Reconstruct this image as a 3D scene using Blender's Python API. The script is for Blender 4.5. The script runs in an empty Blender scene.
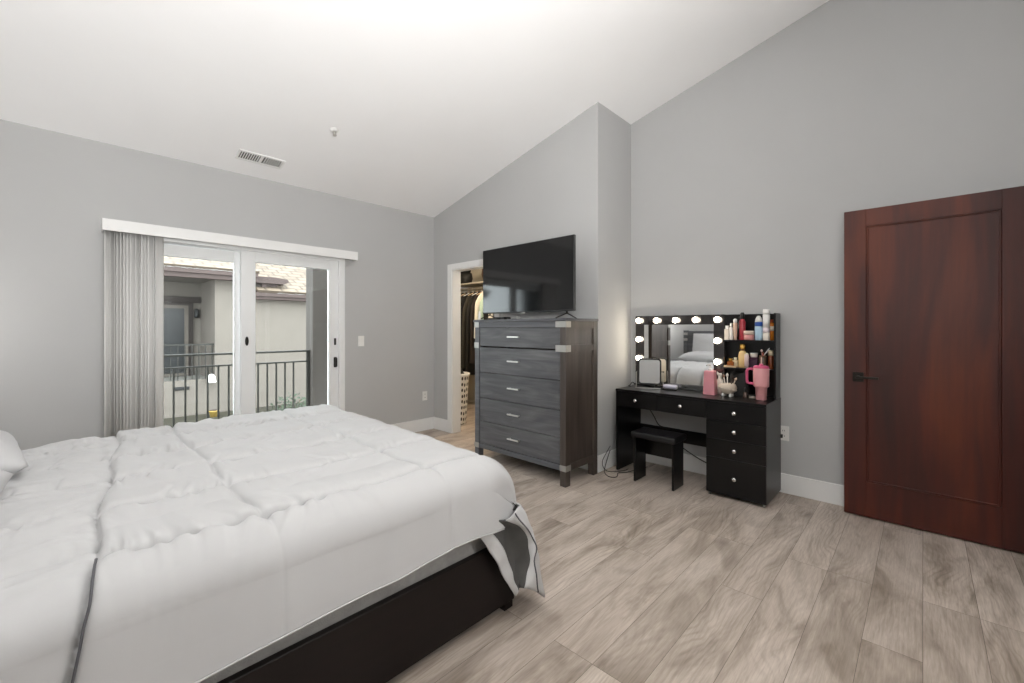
import bpy, bmesh, math, random
import numpy as np
from mathutils import Vector, Matrix
R = math.radians
random.seed(7)
rng = np.random.RandomState(11)
sc = bpy.context.scene
col = sc.collection

# ------------------------------------------------------------------ camera, sky, exposure
cd = bpy.data.cameras.new('camera'); cam = bpy.data.objects.new('camera', cd); col.objects.link(cam)
cam.location = (0, 0, 1.30)
cam.rotation_euler = (R(90), 0, R(43.667 - 90))
cd.sensor_width = 36; cd.lens = 430.38 / 1024 * 36
cd.shift_y = (328.4 - 341.5) / 1024
cd.clip_start = 0.02
sc.camera = cam
sc.view_settings.view_transform = 'Standard'; sc.view_settings.look = 'None'
sc.view_settings.gamma = 1; sc.view_settings.use_curve_mapping = False
sc.view_settings.exposure = 0.55
sc.cycles.max_bounces = 10; sc.cycles.diffuse_bounces = 6; sc.cycles.transparent_max_bounces = 12
sc.cycles.sample_clamp_indirect = 6
sc.cycles.use_denoising = True
world = bpy.data.worlds.new('overcast_sky'); sc.world = world; world.use_nodes = True
wn = world.node_tree.nodes; wl = world.node_tree.links
bg = wn['Background']; bg.inputs['Color'].default_value = (0.89, 0.95, 1.0, 1); bg.inputs['Strength'].default_value = 6.8

# ------------------------------------------------------------------ helpers
def lin(h):
    h = h.lstrip('#'); out = []
    for i in (0, 2, 4):
        v = int(h[i:i+2], 16) / 255
        out.append(v / 12.92 if v <= 0.04045 else ((v + 0.055) / 1.055) ** 2.4)
    return (*out, 1)

class N:
    """small node-tree writer"""
    def __init__(s, name):
        s.m = bpy.data.materials.new(name); s.m.use_nodes = True
        s.t = s.m.node_tree; s.b = s.t.nodes['Principled BSDF']; s.out = s.t.nodes['Material Output']
    def n(s, typ, **kw):
        nd = s.t.nodes.new(typ)
        for k, v in kw.items():
            if k in nd.inputs: nd.inputs[k].default_value = v
            else: setattr(nd, k, v)
        return nd
    def l(s, a, ao, b, bi): s.t.links.new(a.outputs[ao], b.inputs[bi])
    def p(s, **kw):
        for k, v in kw.items(): s.b.inputs[k.replace('_', ' ')].default_value = v
        return s

def mat(name, c, rough=0.5, metal=0.0, var=0.06, scale=8.0, bump=0.0, bscale=60.0, stretch=(1, 1, 1), spec=0.5, emit=None, es=0.0, coat=0.0):
    w = N(name); c = lin(c) if isinstance(c, str) else c
    tc = w.n('ShaderNodeTexCoord'); mp = w.n('ShaderNodeMapping'); mp.inputs['Scale'].default_value = stretch
    w.l(tc, 'Object', mp, 'Vector')
    ns = w.n('ShaderNodeTexNoise', Scale=scale, Detail=4.0); w.l(mp, 'Vector', ns, 'Vector')
    rp = w.n('ShaderNodeValToRGB'); w.l(ns, 'Fac', rp, 'Fac')
    rp.color_ramp.elements[0].position = 0.3; rp.color_ramp.elements[1].position = 0.7
    rp.color_ramp.elements[0].color = tuple(x * (1 - var) for x in c[:3]) + (1,)
    rp.color_ramp.elements[1].color = tuple(min(1, x * (1 + var)) for x in c[:3]) + (1,)
    w.l(rp, 'Color', w.b, 'Base Color')
    w.p(Roughness=rough, Metallic=metal); w.b.inputs['Specular IOR Level'].default_value = spec
    if coat: w.b.inputs['Coat Weight'].default_value = coat; w.b.inputs['Coat Roughness'].default_value = 0.08
    if bump:
        n2 = w.n('ShaderNodeTexNoise', Scale=bscale, Detail=3.0); w.l(mp, 'Vector', n2, 'Vector')
        bp = w.n('ShaderNodeBump', Strength=bump, Distance=0.01); w.l(n2, 'Fac', bp, 'Height'); w.l(bp, 'Normal', w.b, 'Normal')
    if emit:
        w.b.inputs['Emission Color'].default_value = lin(emit) if isinstance(emit, str) else emit
        w.b.inputs['Emission Strength'].default_value = es
    return w.m

ORG = {}
def prop(o, label=None, cat=None, group=None, kind=None):
    if label: o['label'] = label
    if cat: o['category'] = cat
    if group: o['group'] = group
    if kind: o['kind'] = kind
    return o
def thing(name, loc, label, cat, group=None, kind=None, rot=None):
    o = bpy.data.objects.new(name, None); col.objects.link(o); o.location = loc
    o.empty_display_size = 0.1
    ORG[o.name] = Vector(loc) if rot is None else Vector((0, 0, 0))
    if rot: o.rotation_euler = rot
    return prop(o, label, cat, group, kind)

class MB:
    def __init__(s): s.bm = bmesh.new(); s.mi = 0
    def _geom(s, verts, faces):
        vs = [s.bm.verts.new(v) for v in verts]
        fs = []
        for f in faces:
            try: q = s.bm.faces.new([vs[i] for i in f]); q.material_index = s.mi; fs.append(q)
            except ValueError: pass
        return vs, fs
    def box(s, x0, x1, y0, y1, z0, z1, bev=0.0, seg=1):
        v = [(x0,y0,z0),(x1,y0,z0),(x1,y1,z0),(x0,y1,z0),(x0,y0,z1),(x1,y0,z1),(x1,y1,z1),(x0,y1,z1)]
        vs, fs = s._geom(v, [(0,3,2,1),(4,5,6,7),(0,1,5,4),(1,2,6,5),(2,3,7,6),(3,0,4,7)])
        if bev:
            es = list({e for f in fs for e in f.edges})
            r = bmesh.ops.bevel(s.bm, geom=es, offset=bev, segments=seg, affect='EDGES', profile=0.5)
            for f in r['faces']: f.material_index = s.mi
        return s
    def hexa(s, b, t):
        v = list(b) + list(t)
        s._geom(v, [(0,3,2,1),(4,5,6,7),(0,1,5,4),(1,2,6,5),(2,3,7,6),(3,0,4,7)]); return s
    def prism(s, poly, axis, a, b):
        def P(u, v, w): return {'X': (w, u, v), 'Y': (u, w, v), 'Z': (u, v, w)}[axis]
        n = len(poly)
        vs = [P(u, v, a) for u, v in poly] + [P(u, v, b) for u, v in poly]
        fs = [tuple(range(n))[::-1], tuple(range(n, 2*n))] + [(i, (i+1) % n, n+(i+1) % n, n+i) for i in range(n)]
        s._geom(vs, fs); return s
    def lathe(s, prof, c=(0,0,0), seg=20, axis='Z', cap=True, sx=1.0, sy=1.0, rot=0.0):
        rings = []
        for r, z in prof:
            ring = []
            for k in range(seg):
                a = 2*math.pi*k/seg + rot
                p = (r*math.cos(a)*sx, r*math.sin(a)*sy, z)
                if axis == 'X': p = (p[2], p[0], p[1])
                elif axis == 'Y': p = (p[0], p[2], p[1])
                ring.append(s.bm.verts.new((p[0]+c[0], p[1]+c[1], p[2]+c[2])))
            rings.append(ring)
        for a, b in zip(rings, rings[1:]):
            for k in range(seg):
                f = s.bm.faces.new((a[k], a[(k+1) % seg], b[(k+1) % seg], b[k])); f.material_index = s.mi; f.smooth = True
        if cap:
            for ring in (rings[0][::-1], rings[-1]):
                f = s.bm.faces.new(ring); f.material_index = s.mi
        return s
    def tube(s, pts, r, seg=8):
        pts = [Vector(p) for p in pts]; rings = []; up = None
        for i, p in enumerate(pts):
            t = (pts[min(i+1, len(pts)-1)] - pts[max(i-1, 0)]).normalized()
            if up is None: up = t.orthogonal().normalized()
            up = (up - t*up.dot(t)).normalized(); sd = t.cross(up)
            rr = r[i] if isinstance(r, (list, tuple)) else r
            rings.append([s.bm.verts.new(p + (up*math.cos(a) + sd*math.sin(a))*rr) for a in [2*math.pi*k/seg for k in range(seg)]])
        for a, b in zip(rings, rings[1:]):
            for k in range(seg):
                f = s.bm.faces.new((a[k], a[(k+1) % seg], b[(k+1) % seg], b[k])); f.material_index = s.mi; f.smooth = True
        for ring in (rings[0][::-1], rings[-1]):
            f = s.bm.faces.new(ring); f.material_index = s.mi
        return s
    def ball(s, c, r, sub=2, sc=(1,1,1)):
        q = bmesh.ops.create_icosphere(s.bm, subdivisions=sub, radius=r, matrix=Matrix.Translation(c) @ Matrix.Diagonal((*sc, 1)))
        for v in q['verts']:
            for f in v.link_faces: f.smooth = True; f.material_index = s.mi
        return s
    def grid(s, P, smooth=True, flip=False):
        n, m = P.shape[:2]
        vs = [[s.bm.verts.new(P[i, j]) for j in range(m)] for i in range(n)]
        for i in range(n-1):
            for j in range(m-1):
                q = (vs[i][j], vs[i+1][j], vs[i+1][j+1], vs[i][j+1])
                f = s.bm.faces.new(q[::-1] if flip else q); f.smooth = smooth; f.material_index = s.mi
        return s
    def build(s, name, mats, parent=None, normals=True):
        if normals: bmesh.ops.recalc_face_normals(s.bm, faces=s.bm.faces[:])
        org = ORG.get(parent.name, Vector((0,0,0))) if parent else Vector((0,0,0))
        if org.length: bmesh.ops.translate(s.bm, verts=s.bm.verts[:], vec=-org)
        me = bpy.data.meshes.new(name); s.bm.to_mesh(me); s.bm.free()
        for m in (mats if isinstance(mats, (list, tuple)) else [mats]): me.materials.append(m)
        o = bpy.data.objects.new(name, me); col.objects.link(o)
        if parent: o.parent = parent; ORG[o.name] = org
        return o
def solo(mb, name, m, org, label, cat, group=None):
    """a thing that is one mesh, its origin at its base"""
    bmesh.ops.translate(mb.bm, verts=mb.bm.verts[:], vec=-Vector(org))
    o = mb.build(name, m); o.location = org; ORG[o.name] = Vector(org)
    return prop(o, label, cat, group)
def struct(mb, name, m, parent=None, label=None, cat=None):
    o = mb.build(name, m, parent)
    if not parent: prop(o, label, cat, None, 'structure')
    return o
def smoothpts(pts, n=8):
    """Catmull-Rom through the points"""
    P = [np.array(p, float) for p in pts]; P = [2*P[0]-P[1]] + P + [2*P[-1]-P[-2]]; out = []
    for i in range(1, len(P)-2):
        for k in range(n):
            t = k/n; a, b, c, d = P[i-1:i+3]
            out.append(0.5*((2*b)+(c-a)*t+(2*a-5*b+4*c-d)*t*t+(3*b-a-3*c+d)*t**3))
    out.append(P[-2]); return [tuple(p) for p in out]

# ------------------------------------------------------------------ materials
M = {}
M['wall'] = mat('wall_paint', (0.465, 0.467, 0.465, 1), 0.75, var=0.015, scale=2.0, bump=0.02, bscale=220)
M['ceiling'] = mat('ceiling_paint', (0.92, 0.92, 0.925, 1), 0.85, var=0.01, scale=2.0)
M['trim'] = mat('white_trim_paint', (0.80, 0.80, 0.79, 1), 0.35, var=0.015)
M['vinyl'] = mat('white_vinyl_frame', (0.80, 0.81, 0.81, 1), 0.35, var=0.015)
M['blackmetal'] = mat('dark_bronze_metal', '#26231f', 0.4, 0.6)
M['chrome'] = mat('brushed_nickel', '#c9c7c3', 0.28, 1.0, var=0.03)
M['bracket'] = mat('pewter_bracket', '#a8a6a2', 0.42, 0.7, var=0.05)
M['black'] = mat('black_lacquer', '#0a090a', 0.30, var=0.1, coat=0.05, spec=0.35)
M['blackmatte'] = mat('matte_black', '#101010', 0.6)
M['blackplastic'] = mat('black_plastic', '#131313', 0.4)
M['screen'] = mat('dark_glass_screen', '#060607', 0.07, var=0.02, spec=0.5); M['screen'].node_tree.nodes['Principled BSDF'].inputs['IOR'].default_value = 1.52
M['white'] = mat('white_plastic', '#e8e7e3', 0.4, var=0.02)
M['cotton'] = mat('white_cotton', (0.525, 0.525, 0.527, 1), 0.9, var=0.012, scale=5, bump=0.03, bscale=400)
M['cottonb'] = mat('white_pillow_cotton', (0.53, 0.53, 0.535, 1), 0.9, var=0.012, scale=5, bump=0.03, bscale=400)
M['lining'] = mat('grey_lining', '#4b4a48', 0.9, var=0.12, scale=14, bump=0.2, bscale=40)
M['piping'] = mat('grey_piping', '#57565a', 0.85)
M['sheetgrey'] = mat('grey_mattress_fabric', '#a3a2a0', 0.92, var=0.1, scale=30, bump=0.25, bscale=240)
M['espresso'] = mat('espresso_wood', '#120a09', 0.48, spec=0.3, var=0.25, scale=5, stretch=(0.6, 6, 6))
M['mirror'] = mat('mirror_glass', (0.92, 0.93, 0.93, 1), 0.015, 1.0, var=0.002)
M['bulb'] = mat('lit_bulb', '#fff6e6', 0.4, emit=(1.0, 0.88, 0.70, 1), es=20.0)
M['stucco'] = mat('cream_stucco', '#665f58', 0.95, var=0.04, scale=3, bump=0.25, bscale=120)
M['recess'] = mat('recess_stucco', '#6c665f', 0.95, var=0.03, scale=3, bump=0.25, bscale=120)  # stucco of the recess, a little lighter than the front wall
M['stuccogrey'] = mat('taupe_stucco', '#3f3a36', 0.95, var=0.03, scale=3, bump=0.25, bscale=120)
M['fascia'] = mat('brown_fascia', '#3a2c28', 0.7, var=0.08)
M['darktrim'] = mat('brown_door_trim', '#2c2420', 0.7)
M['darkpane'] = mat('dark_window_pane', '#1f2123', 0.35)
M['iron'] = mat('dark_iron_rail', '#2d2c28', 0.5, 0.4)
M['concrete'] = mat('balcony_concrete', '#7d7a74', 0.9, var=0.08)
M['lawn'] = mat('olive_ground_cover', '#2d291b', 0.95, var=0.35, scale=2.2)
M['leaf'] = mat('leaf_green', '#2a3722', 0.7, var=0.45, scale=20)
M['stem'] = mat('brown_stem', '#4b3b2c', 0.8)

def glass_mat():
    w = N('clear_pane'); w.t.nodes.remove(w.b)
    tr = w.n('ShaderNodeBsdfTransparent'); tr.inputs['Color'].default_value = (0.93, 0.95, 0.94, 1)
    gl = w.n('ShaderNodeBsdfGlossy'); gl.inputs['Roughness'].default_value = 0.02
    fr = w.n('ShaderNodeFresnel', IOR=1.35); mx = w.n('ShaderNodeMixShader')
    w.l(fr, 'Fac', mx, 'Fac'); w.l(tr, 'BSDF', mx, 1); w.l(gl, 'BSDF', mx, 2); w.l(mx, 'Shader', w.out, 'Surface')
    return w.m
M['glass'] = glass_mat()

def floor_mat():
    w = N('greige_oak_planks')
    tc = w.n('ShaderNodeTexCoord')
    def brick(c1, c2, mortar):
        b = w.n('ShaderNodeTexBrick', offset=0.37, offset_frequency=3, squash=1.0)
        b.inputs['Color1'].default_value = c1; b.inputs['Color2'].default_value = c2; b.inputs['Mortar'].default_value = mortar
        b.inputs['Scale'].default_value = 1.0; b.inputs['Mortar Size'].default_value = 0.0009
        b.inputs['Mortar Smooth'].default_value = 0.2
        b.inputs['Brick Width'].default_value = 1.42; b.inputs['Row Height'].default_value = 0.185
        w.l(tc, 'Object', b, 'Vector'); return b
    tone = brick((0, 0, 0, 1), (1, 1, 1, 1), (0.5, 0.5, 0.5, 1))
    # every plank gets its own slice of the grain
    sh = w.n('ShaderNodeVectorMath', operation='MULTIPLY'); w.l(tone, 'Color', sh, 0); sh.inputs[1].default_value = (37.0, 11.0, 5.0)
    ad = w.n('ShaderNodeVectorMath', operation='ADD'); w.l(tc, 'Object', ad, 0); w.l(sh, 'Vector', ad, 1)
    def noise(sx, sy, detail, dist, scale=1.0, rough=0.6):
        mp = w.n('ShaderNodeMapping'); mp.inputs['Scale'].default_value = (sx, sy, 1); w.l(ad, 'Vector', mp, 'Vector')
        n = w.n('ShaderNodeTexNoise', Scale=scale, Detail=detail, Distortion=dist, Roughness=rough); w.l(mp, 'Vector', n, 'Vector'); return n
    big = noise(1.1, 4.2, 4.0, 1.6)
    fine = noise(9.0, 150.0, 5.0, 0.6)
    wob = noise(1.05, 3.0, 2.5, 0.5); wf = w.n('ShaderNodeVectorMath', operation='MULTIPLY_ADD')
    w.l(wob, 'Color', wf, 0); wf.inputs[1].default_value = (0.25, 0.34, 0.0); w.l(ad, 'Vector', wf, 2)
    mpw = w.n('ShaderNodeMapping'); mpw.inputs['Scale'].default_value = (0.25, 1.0, 1); w.l(wf, 'Vector', mpw, 'Vector')
    wave = w.n('ShaderNodeTexWave', wave_type='BANDS', bands_direction='Y', Scale=13.0, Distortion=1.8, Detail=3.0)
    wave.inputs['Detail Scale'].default_value = 1.6; wave.inputs['Detail Roughness'].default_value = 0.65; w.l(mpw, 'Vector', wave, 'Vector')
    base = w.n('ShaderNodeValToRGB'); w.l(big, 'Fac', base, 'Fac')
    e = base.color_ramp.elements
    e[0].position = 0.28; e[0].color = lin('#918579'); e[1].position = 0.72; e[1].color = lin('#d3c8be')
    k = base.color_ramp.elements.new(0.48); k.color = lin('#bbafa4')
    def mixc(a, ao, bcol, fac_node, fac_out, typ='MULTIPLY', fac=None):
        m = w.n('ShaderNodeMix', data_type='RGBA', blend_type=typ)
        if fac_node: w.l(fac_node, fac_out, m, 0)
        else: m.inputs[0].default_value = fac
        w.t.links.new(a.outputs[ao], m.inputs[6])
        if isinstance(bcol, tuple): m.inputs[7].default_value = bcol
        else: w.t.links.new(bcol.outputs[0], m.inputs[7])
        return m
    tr = w.n('ShaderNodeValToRGB'); w.l(tone, 'Color', tr, 'Fac')
    tr.color_ramp.elements[0].color = (0.88, 0.865, 0.85, 1); tr.color_ramp.elements[1].color = (1.06, 1.05, 1.04, 1)
    c1 = mixc(base, 'Color', tr, None, None, 'MULTIPLY', 1.0)
    fr = w.n('ShaderNodeValToRGB'); w.l(fine, 'Fac', fr, 'Fac')
    fr.color_ramp.elements[0].position = 0.3; fr.color_ramp.elements[0].color = (0.66, 0.64, 0.62, 1)
    fr.color_ramp.elements[1].position = 0.65; fr.color_ramp.elements[1].color = (1.05, 1.05, 1.05, 1)
    c2 = w.n('ShaderNodeMix', data_type='RGBA', blend_type='MULTIPLY'); c2.inputs[0].default_value = 0.6
    w.t.links.new(c1.outputs[2], c2.inputs[6]); w.t.links.new(fr.outputs[0], c2.inputs[7])
    wr = w.n('ShaderNodeValToRGB'); w.l(wave, 'Fac', wr, 'Fac')
    wr.color_ramp.elements[0].position = 0.0; wr.color_ramp.elements[0].color = (0.70, 0.68, 0.66, 1)
    wr.color_ramp.elements[1].position = 0.5; wr.color_ramp.elements[1].color = (1, 1, 1, 1)
    c3 = w.n('ShaderNodeMix', data_type='RGBA', blend_type='MULTIPLY'); mk = noise(0.9, 3.0, 2.0, 0.5); mr = w.n('ShaderNodeValToRGB'); w.l(mk, 'Fac', mr, 'Fac'); mr.color_ramp.elements[0].position = 0.47; mr.color_ramp.elements[1].position = 0.66; mr.color_ramp.elements[0].color = (0.12,)*3 + (1,); mr.color_ramp.elements[1].color = (0.62,)*3 + (1,); w.l(mr, 'Color', c3, 0)
    w.t.links.new(c2.outputs[2], c3.inputs[6]); w.t.links.new(wr.outputs[0], c3.inputs[7])
    # knots
    mpk = w.n('ShaderNodeMapping'); mpk.inputs['Scale'].default_value = (1.5, 4.2, 1); w.l(ad, 'Vector', mpk, 'Vector')
    vo = w.n('ShaderNodeTexNoise', Scale=1.0, Detail=2.0, Distortion=1.2); w.l(mpk, 'Vector', vo, 'Vector')
    kr = w.n('ShaderNodeValToRGB'); w.l(vo, 'Fac', kr, 'Fac')
    kr.color_ramp.elements[0].position = 0.30; kr.color_ramp.elements[0].color = (0.62, 0.60, 0.58, 1)
    kr.color_ramp.elements[1].position = 0.42; kr.color_ramp.elements[1].color = (1, 1, 1, 1)
    c4 = w.n('ShaderNodeMix', data_type='RGBA', blend_type='MULTIPLY'); c4.inputs[0].default_value = 0.8
    w.t.links.new(c3.outputs[2], c4.inputs[6]); w.t.links.new(kr.outputs[0], c4.inputs[7])
    # seams
    c5 = w.n('ShaderNodeMix', data_type='RGBA', blend_type='MIX'); w.l(tone, 'Fac', c5, 0)
    w.t.links.new(c4.outputs[2], c5.inputs[6]); c5.inputs[7].default_value = lin('#5a4f47')
    w.t.links.new(c5.outputs[2], w.b.inputs['Base Color'])
    w.p(Roughness=0.42); w.b.inputs['Specular IOR Level'].default_value = 0.35
    bp = w.n('ShaderNodeBump', Strength=0.08, Distance=0.004); w.l(fine, 'Fac', bp, 'Height'); w.l(bp, 'Normal', w.b, 'Normal')
    return w.m
M['floor'] = floor_mat()

def wood_mat(name, cols, stretch, scale=1.0, rough=0.4, dist=1.5, fine=(0.8, 1.05), coat=0.0):
    w = N(name); tc = w.n('ShaderNodeTexCoord')
    mp = w.n('ShaderNodeMapping'); mp.inputs['Scale'].default_value = stretch; w.l(tc, 'Object', mp, 'Vector')
    n1 = w.n('ShaderNodeTexNoise', Scale=scale, Detail=5.0, Distortion=dist); w.l(mp, 'Vector', n1, 'Vector')
    r1 = w.n('ShaderNodeValToRGB'); w.l(n1, 'Fac', r1, 'Fac'); e = r1.color_ramp.elements
    e[0].position = 0.3; e[0].color = lin(cols[0]); e[1].position = 0.7; e[1].color = lin(cols[-1])
    if len(cols) == 3: q = e.new(0.5); q.color = lin(cols[1])
    m2 = w.n('ShaderNodeMapping'); m2.inputs['Scale'].default_value = tuple(x*(9 if x > 2 else 1.5) for x in stretch); w.l(tc, 'Object', m2, 'Vector')
    n2 = w.n('ShaderNodeTexNoise', Scale=scale, Detail=6.0); w.l(m2, 'Vector', n2, 'Vector')
    r2 = w.n('ShaderNodeValToRGB'); w.l(n2, 'Fac', r2, 'Fac')
    r2.color_ramp.elements[0].position = 0.35; r2.color_ramp.elements[1].position = 0.65
    r2.color_ramp.elements[0].color = (fine[0],)*3 + (1,); r2.color_ramp.elements[1].color = (fine[1],)*3 + (1,)
    mx = w.n('ShaderNodeMix', data_type='RGBA', blend_type='MULTIPLY'); mx.inputs[0].default_value = 1
    w.t.links.new(r1.outputs[0], mx.inputs[6]); w.t.links.new(r2.outputs[0], mx.inputs[7])
    w.t.links.new(mx.outputs[2], w.b.inputs['Base Color']); w.p(Roughness=rough)
    if coat: w.b.inputs['Coat Weight'].default_value = coat; w.b.inputs['Coat Roughness'].default_value = 0.25
    return w.m
M['mahogany'] = wood_mat('mahogany_door', ['#2b0c06', '#461507', '#60260b'], (3.2, 3.2, 0.55), 1.4, 0.5, 0.6, (0.86, 1.04), coat=0.0)
M['charwood'] = wood_mat('charcoal_wood', ['#4a4b50', '#57585c', '#656568'], (1.0, 1.1, 14.0), 1.3, 0.45, 0.8, (0.86, 1.04))
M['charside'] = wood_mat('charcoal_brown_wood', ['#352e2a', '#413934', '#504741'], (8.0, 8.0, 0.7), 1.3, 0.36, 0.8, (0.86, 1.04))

def roof_mat():
    w = N('tan_roof_tile'); tc = w.n('ShaderNodeTexCoord')
    b = w.n('ShaderNodeTexBrick'); b.inputs['Color1'].default_value = lin('#6f6152'); b.inputs['Color2'].default_value = lin('#574b3f')
    b.inputs['Mortar'].default_value = lin('#43382d'); b.inputs['Scale'].default_value = 1.0
    b.inputs['Brick Width'].default_value = 0.42; b.inputs['Row Height'].default_value = 0.30; b.inputs['Mortar Size'].default_value = 0.03
    w.l(tc, 'Object', b, 'Vector'); w.l(b, 'Color', w.b, 'Base Color'); w.p(Roughness=0.9)
    bp = w.n('ShaderNodeBump', Strength=0.5, Distance=0.05, invert=True); w.l(b, 'Fac', bp, 'Height'); w.l(bp, 'Normal', w.b, 'Normal')
    return w.m
M['roof'] = roof_mat()

def blind_mat():
    w = N('ribbed_vinyl_vane'); tc = w.n('ShaderNodeTexCoord')
    mp = w.n('ShaderNodeMapping'); mp.inputs['Scale'].default_value = (90, 90, 0.4); w.l(tc, 'Object', mp, 'Vector')
    n = w.n('ShaderNodeTexNoise', Scale=1.0, Detail=3.0); w.l(mp, 'Vector', n, 'Vector')
    r = w.n('ShaderNodeValToRGB'); w.l(n, 'Fac', r, 'Fac')
    r.color_ramp.elements[0].position = 0.3; r.color_ramp.elements[0].color = (0.69, 0.685, 0.67, 1)
    r.color_ramp.elements[1].position = 0.7; r.color_ramp.elements[1].color = (0.75, 0.745, 0.73, 1)
    w.l(r, 'Color', w.b, 'Base Color'); w.p(Roughness=0.6); return w.m
M['vane'] = blind_mat()

def hamper_mat():
    w = N('white_plastic_with_round_holes'); tc = w.n('ShaderNodeTexCoord')
    mp = w.n('ShaderNodeMapping'); w.l(tc, 'UV', mp, 'Vector'); mp.inputs['Scale'].default_value = (26, 13, 1)
    v = w.n('ShaderNodeTexVoronoi', voronoi_dimensions='2D', Randomness=0.25, Scale=1.0); w.l(mp, 'Vector', v, 'Vector')
    r = w.n('ShaderNodeValToRGB'); w.l(v, 'Distance', r, 'Fac'); r.color_ramp.interpolation = 'CONSTANT'
    r.color_ramp.elements[0].color = lin('#1b1917'); r.color_ramp.elements[1].position = 0.30; r.color_ramp.elements[1].color = lin('#e6e3dc')
    w.l(r, 'Color', w.b, 'Base Color'); w.p(Roughness=0.45); return w.m
M['hamper'] = hamper_mat()

# ------------------------------------------------------------------ room shell
YS, XC, XR, YR = 4.60, 3.351, 3.956, 2.124       # slider wall, closet wall, right wall, return wall
YB, XH = -0.50, -0.95                            # wall behind the camera, wall at the bed head
Z0, SL = 2.742, 0.2452
cz = lambda y: Z0 + SL*(YS - y)

struct(MB().box(XH-0.15, 5.3, -2.2, 4.75, -0.12, 0.0).box(XC+0.12, 5.3, 4.75, 6.15, -0.12, 0.0), 'floor', M['floor'])
c = MB().prism([(YS+0.15, cz(YS+0.15)), (YB-0.15, cz(YB-0.15)), (YB-0.15, cz(YB-0.15)+0.16), (YS+0.15, cz(YS+0.15)+0.16)], 'X', XH-0.15, XR+0.15)
struct(c, 'ceiling', M['ceiling'])
OX0, OX1, OZ = 0.40, 2.154, 2.09                 # sliding door opening
w = MB()
w.box(XH-0.15, OX0, YS, YS+0.15, 0, cz(YS)); w.box(OX0, OX1, YS, YS+0.15, OZ, cz(YS)); w.box(OX1, XC+0.12, YS, YS+0.15, 0, cz(YS))
struct(w, 'wall_left', M['wall'])
# closet wall with its doorway
DY0, DY1, DZ = 3.46, 4.228, 2.03
w = MB()
w.prism([(YR, 0), (DY0, 0), (DY0, cz(DY0)), (YR, cz(YR))], 'X', XC, XC+0.12)
w.prism([(DY0, DZ), (DY1, DZ), (DY1, cz(DY1)), (DY0, cz(DY0))], 'X', XC, XC+0.12)
w.prism([(DY1, 0), (YS, 0), (YS, cz(YS)), (DY1, cz(DY1))], 'X', XC, XC+0.12)
struct(w, 'wall_closet', M['wall'])
w = MB().prism([(YR, 0), (YR+0.12, 0), (YR+0.12, cz(YR+0.12)), (YR, cz(YR))], 'X', XC+0.12, XR+0.15)
struct(w, 'wall_return', M['wall'])
w = MB().prism([(YB-0.15, 0), (YR, 0), (YR, cz(YR)), (YB-0.15, cz(YB-0.15))], 'X', XR, XR+0.15)
struct(w, 'wall_right', M['wall'])
# wall behind the camera, with the bedroom doorway next to the open door
BX0, BX1, BZ = 2.96, 3.86, 2.14
zb = cz(YB)
w = MB().box(XH-0.15, BX0, YB-0.15, YB, 0, zb).box(BX0, BX1, YB-0.15, YB, BZ, zb).box(BX1, XR, YB-0.15, YB, 0, zb)
struct(w, 'wall_back', M['wall'])
w = MB().prism([(YB-0.15, 0), (YS, 0), (YS, cz(YS)), (YB-0.15, zb)], 'X', XH-0.15, XH)
struct(w, 'wall_head', M['wall'])
# hallway beyond the doorway, closet walls
w = MB().box(1.6, 5.2, -2.2, -2.05, 0, 2.6).box(1.45, 1.6, -2.2, YB-0.15, 0, 2.6).box(5.05, 5.2, -2.05, YB-0.15, 0, 2.6).box(XR+0.15, 5.05, YB-0.3, YB-0.15, 0, 2.6).box(1.45, 5.2, -2.2, YB-0.15, 2.6, 2.7)
struct(w, 'wall_hall', M['wall'])
w = MB().box(5.05, 5.17, 2.3, 6.1, 0, 2.6).box(XC+0.12, 5.17, 2.244, 2.36, 0, 2.6).box(XC+0.12, 5.17, 6.0, 6.12, 0, 2.6).box(XC, XC+0.12, 4.75, 6.12, 0, 2.6)
M['closetwall'] = mat('cream_closet_paint', (0.55, 0.52, 0.45, 1), 0.8, var=0.02)
struct(w, 'wall_wardrobe', M['closetwall'])
struct(MB().box(XC+0.12, 5.17, 2.244, 6.12, 2.6, 2.7), 'ceiling_closet', M['ceiling'])

# baseboards
BH, BT = 0.152, 0.014
def base(name, x0, x1, y0, y1):
    struct(MB().box(x0, x1, y0, y1, 0, BH, bev=0.003), name, M['trim'])
base('baseboard_left', OX1, XC-BT, YS-BT, YS); base('baseboard_left_far', XH, OX0, YS-BT, YS)
base('baseboard_closet', XC-BT, XC, DY1+0.074, YS); base('baseboard_closet_near', XC-BT, XC, YR-BT, DY0-0.074)
base('baseboard_return', XC, XR-BT, YR-BT, YR); base('baseboard_right', XR-BT, XR, YB, YR)
base('baseboard_back', XH, BX0-0.07, YB, YB+BT); base('baseboard_head', XH, XH+BT, YB+BT, YS-BT)
# closet doorway casing and jamb
t = MB()
t.box(XC-0.016, XC, DY1-0.004, DY1+0.074, 0, DZ+0.066, bev=0.003); t.box(XC-0.016, XC, DY0-0.074, DY0+0.004, 0, DZ+0.066, bev=0.003)
t.box(XC-0.016, XC, DY0+0.004, DY1-0.004, DZ-0.004, DZ+0.066, bev=0.003)
t.box(XC-0.002, XC+0.125, DY1-0.016, DY1+0.002, 0, DZ); t.box(XC-0.002, XC+0.125, DY0-0.002, DY0+0.016, 0, DZ); t.box(XC-0.002, XC+0.125, DY0+0.016, DY1-0.016, DZ-0.016, DZ+0.002)
struct(t, 'trim_1', M['trim'])
t = MB()
t.box(BX0-0.07, BX0+0.004, YB, YB+0.016, 0, BZ+0.07); t.box(BX1-0.004, BX1+0.07, YB, YB+0.016, 0, BZ+0.07); t.box(BX0+0.004, BX1-0.004, YB, YB+0.016, BZ-0.004, BZ+0.07)
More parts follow.
